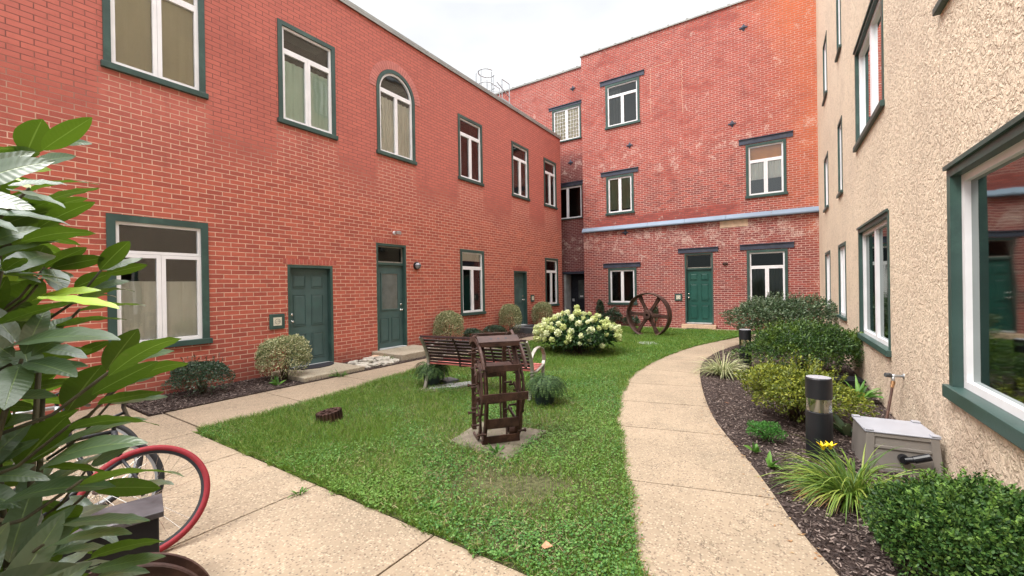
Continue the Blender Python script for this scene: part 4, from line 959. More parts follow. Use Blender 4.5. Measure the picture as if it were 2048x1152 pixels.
# ferns in pots
def potted_fern(label, loc, seed):
    root = thing('potted_fern', label, 'potted plant', loc, 0, 'potted ferns beside the bench')
    p = MB(); p.lathe([(.001,.0),(.125,.0),(.15,.25),(.165,.25),(.165,.285),(.145,.285),(.14,.25),(.001,.25)], 28); p.build('pot', M['pot'], root, smooth=False)
    r = np.random.default_rng(seed); bs, xs, ns, Ls = [], [], [], []; st = MB()
    for i in range(85):
        a = r.uniform(0, 6.28); d = np.array([math.cos(a)*r.uniform(.3,1.0), math.sin(a)*r.uniform(.3,1.0), 1.0]); d /= np.linalg.norm(d); p_ = np.array([math.cos(a)*.04, math.sin(a)*.04, .26]); L_ = r.uniform(.24,.42); pts = [p_]
        for k in range(16):
            p_ = p_+d*L_/16; d = d+np.array([0,0,-.20]); d /= np.linalg.norm(d); pts.append(p_)
            sd = np.cross(d, [0,0,1.]); sd /= np.linalg.norm(sd)+1e-6; w = .05*math.sin(math.pi*(.12+.88*k/16))+.008
            for s_ in (-1, 1): bs.append(p_); xs.append(sd*s_+d*.35); ns.append(np.cross(sd, d)*1.0); Ls.append(w)
        st.tube([tuple(q) for q in pts[::4]], .0018, 4)
    Ls = np.array(Ls); leaf_obj('fronds', np.array(bs), np.array(xs), np.array(ns), Ls, .016, M['fern'], root, 'leaf'); st.build('frond_stalks', M['fern'], root)
potted_fern('dark potted fern behind the left end of the bench', (-4.98,5.08,0), 3); potted_fern('dark potted fern on the grass to the right of the iron frame', (-2.84,5.08,0), 4)
# ------------------------------------------------------------------ foreground rhododendron
def big_leaf(mb, B, T, N, W, young, attrs, rng):
    B, T, N = Vector(B), Vector(T), Vector(N); ax = T-B; L = ax.length; ax.normalize(); N = (N-ax*N.dot(ax)).normalized(); sd = N.cross(ax)
    nu, nv = 10, 4; vs = []; fs = []; cur = rng.uniform(.02,.09)*L; fold = rng.uniform(.12,.30); wav = rng.uniform(0,6)
    for i in range(nu+1):
        t = i/nu
        w = W*.5*(math.sin(math.pi*t**.85)**.72 if 0 < t < 1 else 0)+.0012
        c = B+ax*(L*t)-N*(cur*(2*t-1)**2)+N*(cur*.4)
        for j in range(nv+1):
            s_ = j/nv*2-1; e = abs(s_)*w
            vs.append(c+sd*(s_*w)+N*(e*fold*(1-abs(s_)*.35)+ .0015*math.sin(t*22+wav)*abs(s_))); attrs[0].append((t*1.0, s_, 0))
    base = len(mb.v)
    for i in range(nu):
        for j in range(nv): a = i*(nv+1)+j; fs.append((a, a+nv+1, a+nv+2, a+1))
    mb.add([tuple(v) for v in vs], fs); r_ = rng.random()
    attrs[1] += [r_]*len(fs); attrs[2] += [young]*len(fs)
def rhodo():
    root = thing('rhododendron', 'large glossy leaved rhododendron filling the left foreground', 'shrub', (-1.55,.1,0)); O = Vector((-1.55,.1,0)); rng = random.Random(4)
    mb = MB(); at = [[],[],[]]; st = MB()
    for t in RL:
        B, T, N, W, y = Vector(t[0:3])-O, Vector(t[3:6])-O, t[6:9], t[9], t[10]
        big_leaf(mb, B, T, N, W, y, at, rng)
    # whorls on branch ends filling the bush behind the outer leaves
    tips = []
    while len(tips) < 240:
        z = 1.98-1.75*rng.random()**.85; a = rng.uniform(0, 6.28); lim = .50*(1-max(0, z-1.5)/.62*.7); e = math.sqrt(rng.random())*lim
        p = Vector((math.cos(a)*e*1.1-.05, math.sin(a)*e*.95+.02, z))
        # stay clear of the court side, where single leaves already form the edge
        q = p+O; u_ = (.835*q.x+.551*q.y)/(-.551*q.x+.835*q.y)
        if u_ > (-1.10 if z < 1.15 else -1.17-.1*max(0, z-1.5)) or q.x > -.95: continue
        tips.append(p)
    for p in tips:
        out = Vector((p.x, p.y, .25)).normalized(); out = (out+Vector((rng.uniform(-.4,.4), rng.uniform(-.4,.4), rng.uniform(-.1,.6)))).normalized()
        a0 = out.orthogonal().normalized(); b0 = out.cross(a0); k = rng.randint(5,8)
        for i in range(k):
            th = 2*math.pi*i/k+rng.uniform(-.3,.3); rad = a0*math.cos(th)+b0*math.sin(th); d = (rad+out*rng.uniform(.15,.7)+Vector((0,0,-.12))).normalized()
            L = rng.uniform(.09,.19); nrm = out-d*out.dot(d)
            big_leaf(mb, p+d*.012, p+d*L, nrm, L*rng.uniform(.25,.33), 0.0, at, rng)
        b = Vector((p.x*.5-.08, p.y*.5-.05, max(.05, p.z-.42))); st.tube([b, (b+p)/2+Vector((0,0,-.05)), p], [.005,.004,.003], 5)
    for t in RL[::3]:
        p = Vector(t[0:3])-O; b = p+Vector((-p.x*.4-.1, -.1, -.14)); st.tube([b, (b+p)/2+Vector((0,0,-.02)), p], [.004,.0035,.003], 5)
    for i in range(7):
        a = i*.7; st.tube([(.03*math.cos(a),.03*math.sin(a),0),(.10*math.cos(a)-.05,.10*math.sin(a),.6),(.16*math.cos(a*1.3)-.08,.15*math.sin(a*1.3),1.5)], [.013,.009,.005], 7)
    o = mb.build('leaves', M['rhodo'], root, smooth=True, fix=False); me = o.data
    v = me.attributes.new('lu', 'FLOAT_VECTOR', 'POINT'); v.data.foreach_set('vector', np.array(at[0], np.float32).ravel())
    a = me.attributes.new('rnd', 'FLOAT', 'FACE'); a.data.foreach_set('value', np.array(at[1], np.float32)); a = me.attributes.new('young', 'FLOAT', 'FACE'); a.data.foreach_set('value', np.array(at[2], np.float32))
    st.build('branches', M['vtwig'], root, smooth=True)
RL=[(-1.772,0.232,2.015,-1.722,0.256,2.107,-0.871,-0.053,0.488,0.07,0),
(-1.604,0.238,1.994,-1.494,0.309,2.075,-0.669,0.233,0.705,0.047,0),
(-1.763,0.293,2.056,-1.614,0.327,2.039,0.239,-0.935,0.263,0.022,0),
(-1.802,0.18,2.002,-1.765,0.227,2.024,-0.751,0.313,0.581,0.027,0),
(-1.86,0.177,2.009,-1.682,0.25,2.007,-0.296,0.734,0.611,0.036,0),
(-1.887,0.264,2.019,-1.765,0.327,2.03,0.453,-0.892,0.004,0.033,0),
(-1.701,0.153,1.961,-1.55,0.238,1.935,0.497,-0.865,0.074,0.039,1),
(-1.933,0.183,1.966,-1.763,0.24,1.922,0.352,-0.388,0.852,0.03,1),
(-1.896,0.207,1.951,-1.825,0.282,1.947,-0.193,0.238,0.952,0.031,0),
(-1.427,0.191,1.861,-1.31,0.279,1.875,0.009,-0.175,0.985,0.038,0),
(-1.91,0.203,1.875,-1.717,0.264,1.891,0.306,-0.952,-0.016,0.044,0),
(-1.761,0.264,1.888,-1.627,0.349,1.921,-0.184,-0.082,0.979,0.039,0),
(-1.748,0.256,1.857,-1.562,0.312,1.879,-0.206,0.328,0.922,0.033,0),
(-1.62,0.231,1.797,-1.479,0.309,1.858,-0.495,0.247,0.833,0.039,0),
(-1.722,0.162,1.815,-1.627,0.251,1.864,-0.697,0.42,0.581,0.052,0),
(-1.837,0.257,1.809,-1.857,0.278,1.858,0.797,-0.357,0.488,0.029,0),
(-1.307,0.164,1.734,-1.196,0.252,1.75,-0.371,0.311,0.875,0.037,0),
(-1.874,0.193,1.78,-1.818,0.266,1.808,0.746,-0.643,0.171,0.031,0),
(-1.642,0.189,1.752,-1.446,0.265,1.769,-0.235,0.402,0.885,0.039,0),
(-1.84,0.172,1.745,-1.688,0.227,1.752,-0.32,0.818,0.477,0.03,0),
(-1.905,0.248,1.686,-1.832,0.273,1.766,-0.749,0.101,0.655,0.075,0),
(-1.799,0.269,1.702,-1.653,0.328,1.753,-0.466,0.569,0.678,0.035,0),
(-1.746,0.274,1.696,-1.588,0.352,1.721,-0.445,0.75,0.49,0.038,0),
(-1.622,0.346,1.688,-1.546,0.392,1.768,-0.772,0.263,0.578,0.045,0),
(-1.657,0.357,1.688,-1.592,0.432,1.723,0.417,-0.654,0.631,0.03,0),
(-1.664,0.366,1.677,-1.598,0.445,1.704,-0.754,0.464,0.465,0.031,0),
(-1.77,0.321,1.639,-1.725,0.395,1.683,-0.873,0.314,0.373,0.045,0),
(-1.793,0.28,1.698,-1.707,0.282,1.627,0.625,0.174,0.761,0.055,0),
(-1.83,0.282,1.674,-1.819,0.33,1.675,0.887,-0.214,0.409,0.027,0),
(-1.938,0.217,1.649,-1.947,0.205,1.736,0.988,-0.126,0.084,0.045,1),
(-1.918,0.203,1.569,-1.763,0.256,1.666,-0.584,0.325,0.744,0.081,0),
(-1.453,0.194,1.61,-1.315,0.28,1.629,0.196,-0.501,0.843,0.039,1),
(-1.156,0.162,1.617,-0.984,0.234,1.596,0.167,-0.105,0.98,0.037,1),
(-1.278,0.124,1.564,-1.183,0.215,1.606,-0.387,-0.013,0.922,0.039,0),
(-1.602,0.321,1.63,-1.534,0.386,1.655,0.392,-0.662,0.639,0.027,0),
(-1.662,0.328,1.616,-1.491,0.387,1.632,-0.134,0.123,0.983,0.033,0),
(-1.355,0.255,1.585,-1.243,0.342,1.595,-0.171,0.108,0.979,0.037,0),
(-1.783,0.314,1.596,-1.588,0.374,1.618,-0.174,0.221,0.96,0.035,0),
(-1.848,0.179,1.517,-1.637,0.252,1.533,0.264,-0.848,0.459,0.038,0),
(-1.251,0.129,1.527,-1.042,0.245,1.542,0.156,-0.404,0.901,0.054,0),
(-1.35,0.213,1.55,-1.251,0.31,1.566,-0.261,0.11,0.959,0.039,0),
(-1.636,0.358,1.4,-1.605,0.422,1.515,-0.972,0.125,0.197,0.066,0),
(-1.051,0.235,1.475,-0.897,0.296,1.546,-0.498,0.329,0.803,0.037,0),
(-1.453,0.333,1.425,-1.266,0.396,1.48,0.037,-0.72,0.693,0.038,0),
(-1.184,0.239,1.416,-1.053,0.308,1.484,-0.59,0.633,0.501,0.037,0),
(-1.328,0.328,1.413,-1.157,0.396,1.462,-0.425,0.569,0.704,0.038,0),
(-1.551,0.265,1.322,-1.504,0.322,1.435,-0.938,0.165,0.305,0.077,0),
(-1.866,0.179,1.416,-1.793,0.265,1.452,0.642,-0.686,0.342,0.056,0),
(-1.285,0.123,1.463,-1.115,0.216,1.487,0.152,-0.498,0.854,0.043,0),
(-1.491,0.195,1.46,-1.353,0.276,1.493,-0.499,0.589,0.636,0.038,0),
(-1.354,0.282,1.364,-1.222,0.367,1.389,-0.444,0.467,0.764,0.038,0),
(-1.53,0.342,1.325,-1.4,0.427,1.339,0.118,-0.331,0.936,0.038,0),
(-1.695,0.17,1.378,-1.551,0.253,1.427,-0.551,0.656,0.516,0.039,0),
(-1.702,0.304,1.443,-1.626,0.365,1.483,-0.693,0.6,0.4,0.028,0),
(-1.572,0.362,1.361,-1.445,0.41,1.391,0.083,-0.674,0.734,0.026,0),
(-1.503,0.176,1.223,-1.395,0.238,1.34,-0.774,0.366,0.517,0.076,0),
(-1.181,0.159,1.301,-0.963,0.257,1.361,0.018,-0.556,0.831,0.05,0),
(-1.663,0.327,1.133,-1.564,0.387,1.185,0.348,-0.872,0.345,0.034,0),
(-1.808,0.174,1.101,-1.696,0.247,1.148,-0.592,0.779,0.206,0.046,0),
(-1.251,0.12,1.233,-1.02,0.23,1.278,-0.039,-0.308,0.951,0.054,0),
(-1.316,0.263,1.181,-1.17,0.345,1.185,-0.476,0.858,-0.195,0.038,0),
(-1.598,0.407,1.062,-1.471,0.459,1.076,-0.031,-0.177,0.984,0.027,0),
(-1.53,0.223,1.197,-1.411,0.313,1.176,-0.389,0.667,0.635,0.038,0),
(-1.049,0.196,1.289,-0.855,0.284,1.318,-0.301,0.383,0.873,0.045,0),
(-1.204,0.156,1.311,-1.049,0.284,1.38,-0.111,-0.363,0.925,0.056,0),
(-1.855,0.177,1.31,-1.732,0.239,1.308,-0.451,0.89,-0.066,0.029,0),
(-1.131,0.196,1.373,-0.963,0.284,1.384,-0.3,0.473,0.829,0.042,0),
(-1.119,0.182,1.2,-0.96,0.264,1.213,-0.06,-0.036,0.998,0.039,0),
(-1.609,0.276,1.023,-1.493,0.35,0.953,0.395,0.224,0.891,0.037,0),
(-1.142,0.161,1.162,-0.987,0.245,1.196,-0.144,-0.125,0.982,0.04,0),
(-1.252,0.247,1.059,-1.068,0.318,1.117,-0.44,0.642,0.628,0.039,0),
(-1.199,0.233,1.055,-1.08,0.321,1.076,-0.008,-0.228,0.974,0.038,0),
(-1.52,0.295,0.88,-1.35,0.366,0.923,-0.08,-0.367,0.927,0.037,0),
(-1.89,0.233,0.998,-1.799,0.246,0.91,-0.668,0.415,-0.618,0.035,0),
(-1.744,0.24,1.042,-1.64,0.287,1.015,-0.463,0.743,-0.483,0.031,0),
(-1.935,0.188,1.24,-1.766,0.239,1.28,0.175,-0.901,0.398,0.032,0),
(-1.867,0.178,0.958,-1.74,0.229,0.952,0.189,-0.351,0.917,0.056,0),
(-1.783,0.307,1.024,-1.696,0.342,0.991,0.399,-0.132,0.908,0.021,0)]
rhodo()
# ------------------------------------------------------------------ steps, mats, stones
def block(name, label, cat, b, mat, bev=.01, **kw):
    m = MB(); x, y = (b[0]+b[1])/2, (b[2]+b[3])/2; m.box(b[0]-x, b[1]-x, b[2]-y, b[3]-y, b[4], b[5]); o = m.build(name, mat, bevel=bev); o.location = (x,y,0); return tag(o, label, cat)
block('door_step', 'low concrete step with a half round mat at the nearest green door', 'step', (-8.195,-7.07,4.08,5.34,-.05,.085), M['conc2'], .012)
block('door_step', 'higher concrete step under the door with the glass upper half', 'step', (-8.195,-7.17,6.38,7.72,-.05,.15), M['conc2'], .012)
block('door_step', 'grey slate step at the far door of the long red wall', 'step', (-8.195,-7.12,12.3,13.7,-.05,.2), M['slate'], .01)
block('door_step', 'thin pale sill step with dark brick below at the bright green door', 'step', (-3.3,-2.15,16.3,16.495,.012,.15), M['stone'], .006)
m = MB(); m.lathe([(.001,.0),(.30,.0),(.30,.012),(.001,.014)], 36); me = m.build('door_mat', M['mat']); 
for v in me.data.vertices:
    v.co.y *= 1.55; v.co.x = max(v.co.x*1.35, -.02)
me.location = (-8.12,4.82,.087); tag(me, 'half round dark mat on the nearest door step', 'door mat')
m = MB(); m.box(-.22,.22,-.36,.36,0,.014); o = m.build('door_mat', M['mat'], bevel=.004); o.location = (-7.62,12.98,.202); tag(o, 'dark rectangular mat on the slate step', 'door mat')
m = MB(); m.box(-.36,.36,-.16,.16,0,.016); o = m.build('door_mat', M['mat'], bevel=.004); o.location = (-2.72,16.08,.014); tag(o, 'brown flat mat before the bright green door', 'door mat')
rg = random.Random(8)
stones = [(-7.3,5.45),(-7.25,5.7),(-7.5,5.62),(-7.2,5.95),(-7.5,5.92),(-7.28,6.18),(-7.6,6.2),(-7.8,5.9),(-7.75,6.3),(-7.95,6.12),(-7.55,5.78),(-7.85,5.62),(-7.4,6.05),(-8.0,6.3)]
lab = ['flat pale stone nearest the camera in the rubble pile','pale stone at the path edge second from the near step','flat rubble stone against the near step','long pale stone at the middle of the path edge','grey stone in the middle of the rubble pile','pale stone beside the higher step at the path','tilted flat stone below the higher step','grey stone against the wall in the rubble','reddish stone leaning on the higher step','dark stone close to the wall in the rubble','small stone on top of the pile','half buried stone by the wall near the low step','small pale stone near the far end of the pile','rusty brown stone tucked behind the higher step']
for i, (x, y) in enumerate(stones):
    bm = bmesh.new(); bmesh.ops.create_icosphere(bm, subdivisions=2, radius=1); sx, sy, sz = rg.uniform(.10,.19), rg.uniform(.08,.15), rg.uniform(.03,.05)
    for v in bm.verts:
        q = v.co; f = 1/max(abs(q.x)*.9, abs(q.y)*.9, abs(q.z)*1.1, .55)**.8; v.co = Vector((q.x*sx*f, q.y*sy*f, q.z*sz*f))+Vector((rg.uniform(-1,1),rg.uniform(-1,1),rg.uniform(-1,1)))*.008
    me = bpy.data.meshes.new('loose_stone'); bm.to_mesh(me); bm.free(); me.materials.append(M['rock'] if i not in (8,13) else M['stone']); o = bpy.data.objects.new('loose_stone', me); C.objects.link(o)
    o.location = (x, y, .04+(.05 if i in (10,12,6) else 0)); o.rotation_euler = (rg.uniform(-.15,.15), rg.uniform(-.15,.15), rg.uniform(0,3)); tag(o, lab[i], 'stone', 'loose rubble stones between the two door steps')
# ------------------------------------------------------------------ wall fittings
def plaque(label, T, u, z, s_, text=None):
    x, y, _ = T(u,0,z); root = thing('number_plaque', label, 'plaque', (x,y,z), 0, 'framed house number plaques beside doors'); Q = lambda a, b, c: tuple(p-q for p, q in zip(T(u+a, b, z+c), (x,y,z)))
    m = MB(Q); m.box(-s_/2, s_/2, .002, .028, -s_/2, s_/2); m.build('backing', M['green'], root, bevel=.012)
    m = MB(Q); t = s_*.27; m.box(-t, t, .028, .036, -t, t); m.build('tile', M['cream'], root, bevel=.002)
    m = MB(Q); N = 28; r0, r1 = t*.66, t*.56; vs = []; fs = []
    for k in range(N):
        a = 2*math.pi*k/N; vs += [(r0*math.cos(a), .0375, r0*math.sin(a)), (r1*math.cos(a), .0375, r1*math.sin(a))]
    for k in range(N): j = (k+1) % N; fs.append((2*k, 2*k+1, 2*j+1, 2*j))
    m.add(vs, fs); m.build('ring', M['ink'], root, fix=False)
    if text:
        cu = bpy.data.curves.new('number', 'FONT'); cu.body = text; cu.size = t*.62; cu.shear = .3; cu.align_x = 'CENTER'; cu.align_y = 'CENTER'; cu.extrude = .0006
        to = bpy.data.objects.new('tmp', cu); me = bpy.data.meshes.new_from_object(to); bpy.data.objects.remove(to)
        for v in me.vertices: v.co = Vector(Q(-v.co.x if False else v.co.x, .0385+v.co.z, v.co.y))
        me.materials.append(M['ink']); o = bpy.data.objects.new('number', me); C.objects.link(o); o.parent = root
plaque('green framed number plaque with a ringed 124 beside the nearest green door', frameT((XL,0),(0,1),(1,0)), 4.21, 1.03, .29, '124')
plaque('green framed number plaque by the farthest door of the long red wall', frameT((XL,0),(0,1),(1,0)), 13.82, 1.18, .27)
plaque('green framed number plaque left of the bright green door', frameT((0,YB),(1,0),(0,-1)), -3.43, 1.14, .27)
gl = thing('wall_light', 'round black ringed globe light right of the glass topped door', 'wall light', (XL,7.84,2.22))
m = MB(); m.lathe([(.001,.0),(.10,.0),(.10,.05),(.085,.055)], 26, axis='x'); m.build('base', M['black'], gl, smooth=False)
m = MB(); m.lathe([(.078,.05),(.080,.09),(.06,.125),(.03,.14),(.001,.143)], 24, axis='x'); m.build('globe', M['lid'], gl, smooth=True)
m = MB(); 
for a in (0, 1): m.tube([(.05, .095*math.cos(t) if a else 0, .095*math.cos(t) if not a else 0) if False else (.05+.105*math.sin(t), (.09*math.cos(t)) if a else 0, 0 if a else .09*math.cos(t)) for t in np.linspace(0, math.pi, 13)], .006, 5)
m.build('cage', M['black'], gl)
fl = thing('flood_light', 'small silver security flood light above the glass topped door', 'flood light', (XL,7.12,3.02))
m = MB(); m.lathe([(.001,0),(.045,0),(.045,.03),(.02,.035)], 16, axis='x'); m.tube([(.03,0,0),(.08,.02,.0)], .012, 8); m.build('mount', M['white'], fl)
m = MB(); m.add([(.06,-.04,-.03),(.06,.06,-.03),(.17,.08,-.055),(.17,-.06,-.055),(.06,-.04,.03),(.06,.06,.03),(.17,.08,.03),(.17,-.06,.03)], [(0,3,2,1),(4,5,6,7),(0,1,5,4),(1,2,6,5),(2,3,7,6),(3,0,4,7)]); m.build('lamp_head', M['galv'], fl, bevel=.006)
# ladder cage on the roof
ld = thing('roof_ladder', 'grey steel ladder hoops and guard rails standing on the roof', 'ladder', (-10.0,13.9,7.7)); m = MB(); z0 = 0.0
for (x, y, zt) in ((.25,-.36,2.5),(.25,.36,2.5),(0,-.02,2.3),(-.25,-.72,2.45),(-.25,.0,2.45)): m.tube([(x,y,z0),(x,y,zt)], .02, 6)
def hoop(z, a0=math.pi*.35, a1=math.pi*1.95): return [(.0+.40*math.cos(a)*.8, -.36+.36*math.sin(a), z) for a in np.linspace(a0, a1, 18)]
m.tube(hoop(2.52), .022, 6); m.tube(hoop(2.0), .018, 6)
for a in (.4,1.0,1.5): m.tube([(.32*math.cos(math.pi*a), -.36+.36*math.sin(math.pi*a), 1.2),(.32*math.cos(math.pi*a), -.36+.36*math.sin(math.pi*a), 2.52)], .014, 5)
m.build('cage', M['galv'], ld)
m = MB()
for x in (.25,): m.tube([(x,.36,2.5),(x,.9,2.5),(x,.9,z0)], .022, 6); m.tube([(x,-.05,2.25),(x,.9,1.95)], .018, 6)
m.tube([(-.25,.3,2.45),(-.25,.9,2.45),(-.25,.9,z0)], .02, 6); m.build('guard_rail', M['galv'], ld)
m = MB()
for i in range(8): m.tube([(-.25,.0,.3+i*.28),(.25,.36,.3+i*.28)], .012, 5)
m.build('rungs', M['galv'], ld)
vb = thing('roof_hatch', 'small dark hatch at the foot of the roof ladder', 'hatch', (-10.2,14.9,7.7)); m = MB(); m.box(-.3,.3,-.35,.35,0,1.75); m.build('curb', M['slate'], vb); m = MB(); m.add([(-.36,-.4,1.751),(.36,-.4,1.751),(.36,.4,1.751),(-.36,.4,1.751),(-.2,-.2,1.93),(.2,-.2,1.93),(.2,.2,1.93),(-.2,.2,1.93)], [(0,1,5,4),(1,2,6,5),(2,3,7,6),(3,0,4,7),(4,5,6,7),(0,3,2,1)]); m.build('lid', M['slate'], vb)
# ------------------------------------------------------------------ bench
bn = thing('park_bench', 'metal bench with dark slatted back and looped arms, seen from behind on the lawn', 'bench', (-4.90,4.83,0), R(8)); Lb = 1.83
def backline(z): return float(np.interp(z, [0,.2,.36,.55,.72,.86], [0,.07,.125,.09,.0,-.10]))
def legpts(x): return [(x, backline(z), z) for z in (.0,.1,.2,.3,.4,.5,.6,.7,.78,.85)]
for x in (.0, Lb):
    m = MB(); m.bar(legpts(x), .05, .035); m.bar([(x,-.05,.012),(x,.05,.012)], .05, .02); m.build('rear_leg', M['bgrey'], bn, bevel=.006)
    m = MB(); m.bar([(x,.53,0),(x,.52,.15),(x,.535,.3),(x,.56,.42)], .045, .035); m.bar([(x,.12,.38),(x,.25,.36),(x,.42,.385),(x,.56,.42)], .045, .03); m.build('front_leg', M['bgrey'], bn, bevel=.006)
    m = MB(); m.bar([(x,.06,.56),(x,.14,.64),(x,.26,.70),(x,.40,.71),(x,.52,.67),(x,.59,.58),(x,.59,.48),(x,.55,.425)], .055, .022); m.build('armrest', M['bgrey'], bn, bevel=.005)
m = MB()
for i in range(8):
    z = .415+i*.0545; y = backline(z)+.012; t = (backline(z+.02)-backline(z-.02))/.04
    m.bar([(.012,y+.008,z),(Lb-.012,y+.008,z)], .040, .016, side=(0,t,1))
m.bar([(.0,backline(.855),.862),(Lb,backline(.855),.862)], .03, .03, side=(0,0,1)); m.build('backrest', M['slat'], bn)
m = MB()
for i in range(8):
    y = .13+i*.056; z = .405-.03*math.sin(i/7*math.pi)+.02*(i/7); m.bar([(.012,y,z),(Lb-.012,y,z)], .042, .018, side=(0,1,.05))
m.build('seat', M['slatr'], bn)
for x in (Lb/3, 2*Lb/3):
    m = MB(); m.bar([(x, backline(z)-.008, z) for z in (.38,.5,.6,.7,.8,.86)], .03, .012); m.bar([(x,.10,.385),(x,.3,.35),(x,.55,.395)], .03, .014); m.build('brace', M['slat'], bn)
m = MB(); m.tube([(.0,.3,.36),(Lb,.3,.36)], .012, 8); m.build('stretcher', M['bgrey'], bn)
def slab(name, label, cat, pts, z0, z1, mat, bev=.006):
    cx = sum(p[0] for p in pts)/len(pts); cy = sum(p[1] for p in pts)/len(pts); m = MB(); m.poly([(x-cx,y-cy) for x, y in pts], z0, z1); o = m.build(name, mat, bevel=bev); o.location = (cx,cy,0); return tag(o, label, cat)
slab('footing_stone', 'flat pale paver on the grass between the left legs of the bench', 'paver', [(-4.95,4.95),(-4.78,4.80),(-4.30,5.45),(-4.55,5.55)], -.03, .025, M['greyl'])
slab('footing_stone', 'thin brown paver under the left rear foot of the bench', 'paver', [(-5.0,4.78),(-4.72,4.66),(-4.6,4.86),(-4.85,4.93)], -.03, .018, M['paving'])
o = slab('footing_stone', 'small grey block under the left front foot of the bench', 'paver', [(-5.06,5.28),(-4.78,5.22),(-4.72,5.46),(-4.98,5.52)], -.02, .06, M['slate'])
# ------------------------------------------------------------------ iron frame sculpture
slab('concrete_pad', 'worn square concrete pad under the rusty iron frame', 'concrete pad', [(-2.99,3.29),(-3.1,3.97),(-2.25,4.1),(-2.19,3.22)], -.04, .02, M['paving'], .015)
sc = thing('machine_sculpture', 'tall open rusty iron machine frame on a concrete pad in the middle of the lawn', 'machine sculpture', (-2.57,3.33,.02), R(50))
zs_ = [0,.1,.2,.32,.43,.55,.67,.78,.88,.95,1.02]; yc = lambda z: float(np.interp(z, [0,.2,.43,.67,.85,1.0], [.10,.0,-.05,-.02,.05,.16])); Wd = .40
for x in (.02, Wd-.02): m = MB(); m.bar([(x,yc(z),z) for z in zs_], .014, .058); m.bar([(x+(.018 if x < .2 else -.018),yc(z)+.02,z) for z in zs_], .03, .012); m.build('front_post', M['rust'], sc)
for x in (.02, Wd-.02): m = MB(); m.bar([(x,.56,0),(x,.57,.4),(x,.55,.8),(x,.50,1.04)], .045, .035); m.build('rear_post', M['rust'], sc)
def cb(z0, z1, x0, x1, y0, y1, name='crossbar'): m = MB(); m.box(x0, x1, y0, y1, z0, z1); return m.build(name, M['rust'], sc, bevel=.004)
cb(.0,.075,.0,Wd,.05,.07); cb(-.005,.01,.0,Wd,.071,.14); cb(.17,.265,.03,Wd-.03,-.02,.0)
cb(.445,.525,-.02,Wd+.06,-.078,-.06); cb(.725,.79,.03,Wd+.01,-.02,.0); cb(.965,1.0,.0,Wd+.01,.055,.07); cb(.26,.345,.03,Wd-.03,.54,.56); cb(.56,.62,.03,Wd-.03,.54,.56); cb(.98,1.06,-.01,Wd+.02,.47,.50)
m = MB(); m.add([(-.02,.055,1.0),(Wd+.02,.055,1.0),(Wd+.02,.17,1.05),(-.02,.17,1.05),(-.02,.055,1.015),(Wd+.02,.055,1.015),(Wd+.02,.17,1.065),(-.02,.17,1.065)], [(0,3,2,1),(4,5,6,7),(0,1,5,4),(1,2,6,5),(2,3,7,6),(3,0,4,7)])
m.build('top_plate', M['rust2'], sc)
m = MB()
for x in (.12,.2,.28):
    vs = []; n = 10
    for k in range(n): a = 2*math.pi*k/n; vs.append((x+.013*math.cos(a), .112+.014*math.sin(a), 1.0155+.0485*(.016*math.sin(a))/.1+.0006*0+.0))
    m.add([(p[0],p[1],1.015+(p[1]-.055)*(.05/.115)+.0015) for p in vs], [tuple(range(n))])
m.build('bolt_hole', M['iron'], sc, fix=False)
m = MB(); m.box(.0,Wd,.02,.42,.735,.745); m.build('deck_plate', M['rust2'], sc)
def arc(x, c, r_, a0, a1, w, h, nm): m = MB(); m.bar([(x, c[0]+r_*math.cos(a), c[1]+r_*math.sin(a)) for a in np.linspace(R(a0), R(a1), 14)], w, h); return m.build(nm, M['rust2'], sc)
for x in (-.015, Wd+.02):
    arc(x, (.30,.52), .50, 60, 150, .02, .045, 'curved_rib'); arc(x, (.30,.52), .34, 120, 250, .02, .03, 'curved_rib'); arc(x, (.32,.25), .26, 170, 290, .02, .04, 'curved_rib')
for (p, q) in (((-.02,.10,.70),(-.02,.02,.46)),((Wd-.06,.05,.60),(Wd-.02,-.04,.47)),((-.02,.30,.74),(-.02,.12,.52)),((Wd-.04,.30,.9),(Wd-.02,.14,.70)),((Wd-.07,.24,.3),(Wd-.03,.0,.2)),((.0,.28,.36),(.0,.02,.05)),((-.05,.05,.62),(-.05,-.02,.76)),((Wd-.10,.2,.02),(Wd-.1,.2,.24)),((Wd-.09,.48,.02),(Wd-.1,.44,.66)),((.13,.5,.62),(.12,.5,.98))):
    m = MB(); m.bar([p, q], .012, .04); m.build('brace', M['rust2'], sc)
sc.scale = (1,1,1.025)
bolt0 = None
for (y, z) in ((.0,.12),(.06,.3),(.3,.3),(.02,.48),(.12,.5),(.3,.52),(.04,.62),(.12,.68),(.3,.72),(.1,.84),(.2,.93),(.42,.86),(.3,.12),(.5,.5),(.5,.2)):
    for x_, s_ in ((-.06, 1), (Wd+.05, -1)):
        if bolt0 is None: m = MB(); m.tube([(0,0,0),(.016,0,0),(.017,0,0),(.09,0,0)], [.018,.018,.011,.011], 6); bolt0 = m.build('bolt', M['rust'], sc); b_ = bolt0
        else: b_ = bolt0.copy(); C.objects.link(b_); b_.parent = sc
        b_.location = (x_, y, z); b_.rotation_euler = (0, 0, 0 if s_ > 0 else math.pi)
m = MB(); m.lathe([(.03,-.03),(.05,-.03),(.05,.03),(.03,.03)], 14, (Wd-.07,.12,.10), axis='x'); m.build('roller', M['rust2'], sc)
m = MB(); m.tube([(.0,.42,1.03),(.0,.2,1.06)], .02, 8); m.tube([(Wd,.47,1.04),(Wd,.3,1.09),(Wd,.2,1.03)], .018, 8); m.build('top_rail', M['rust2'], sc)
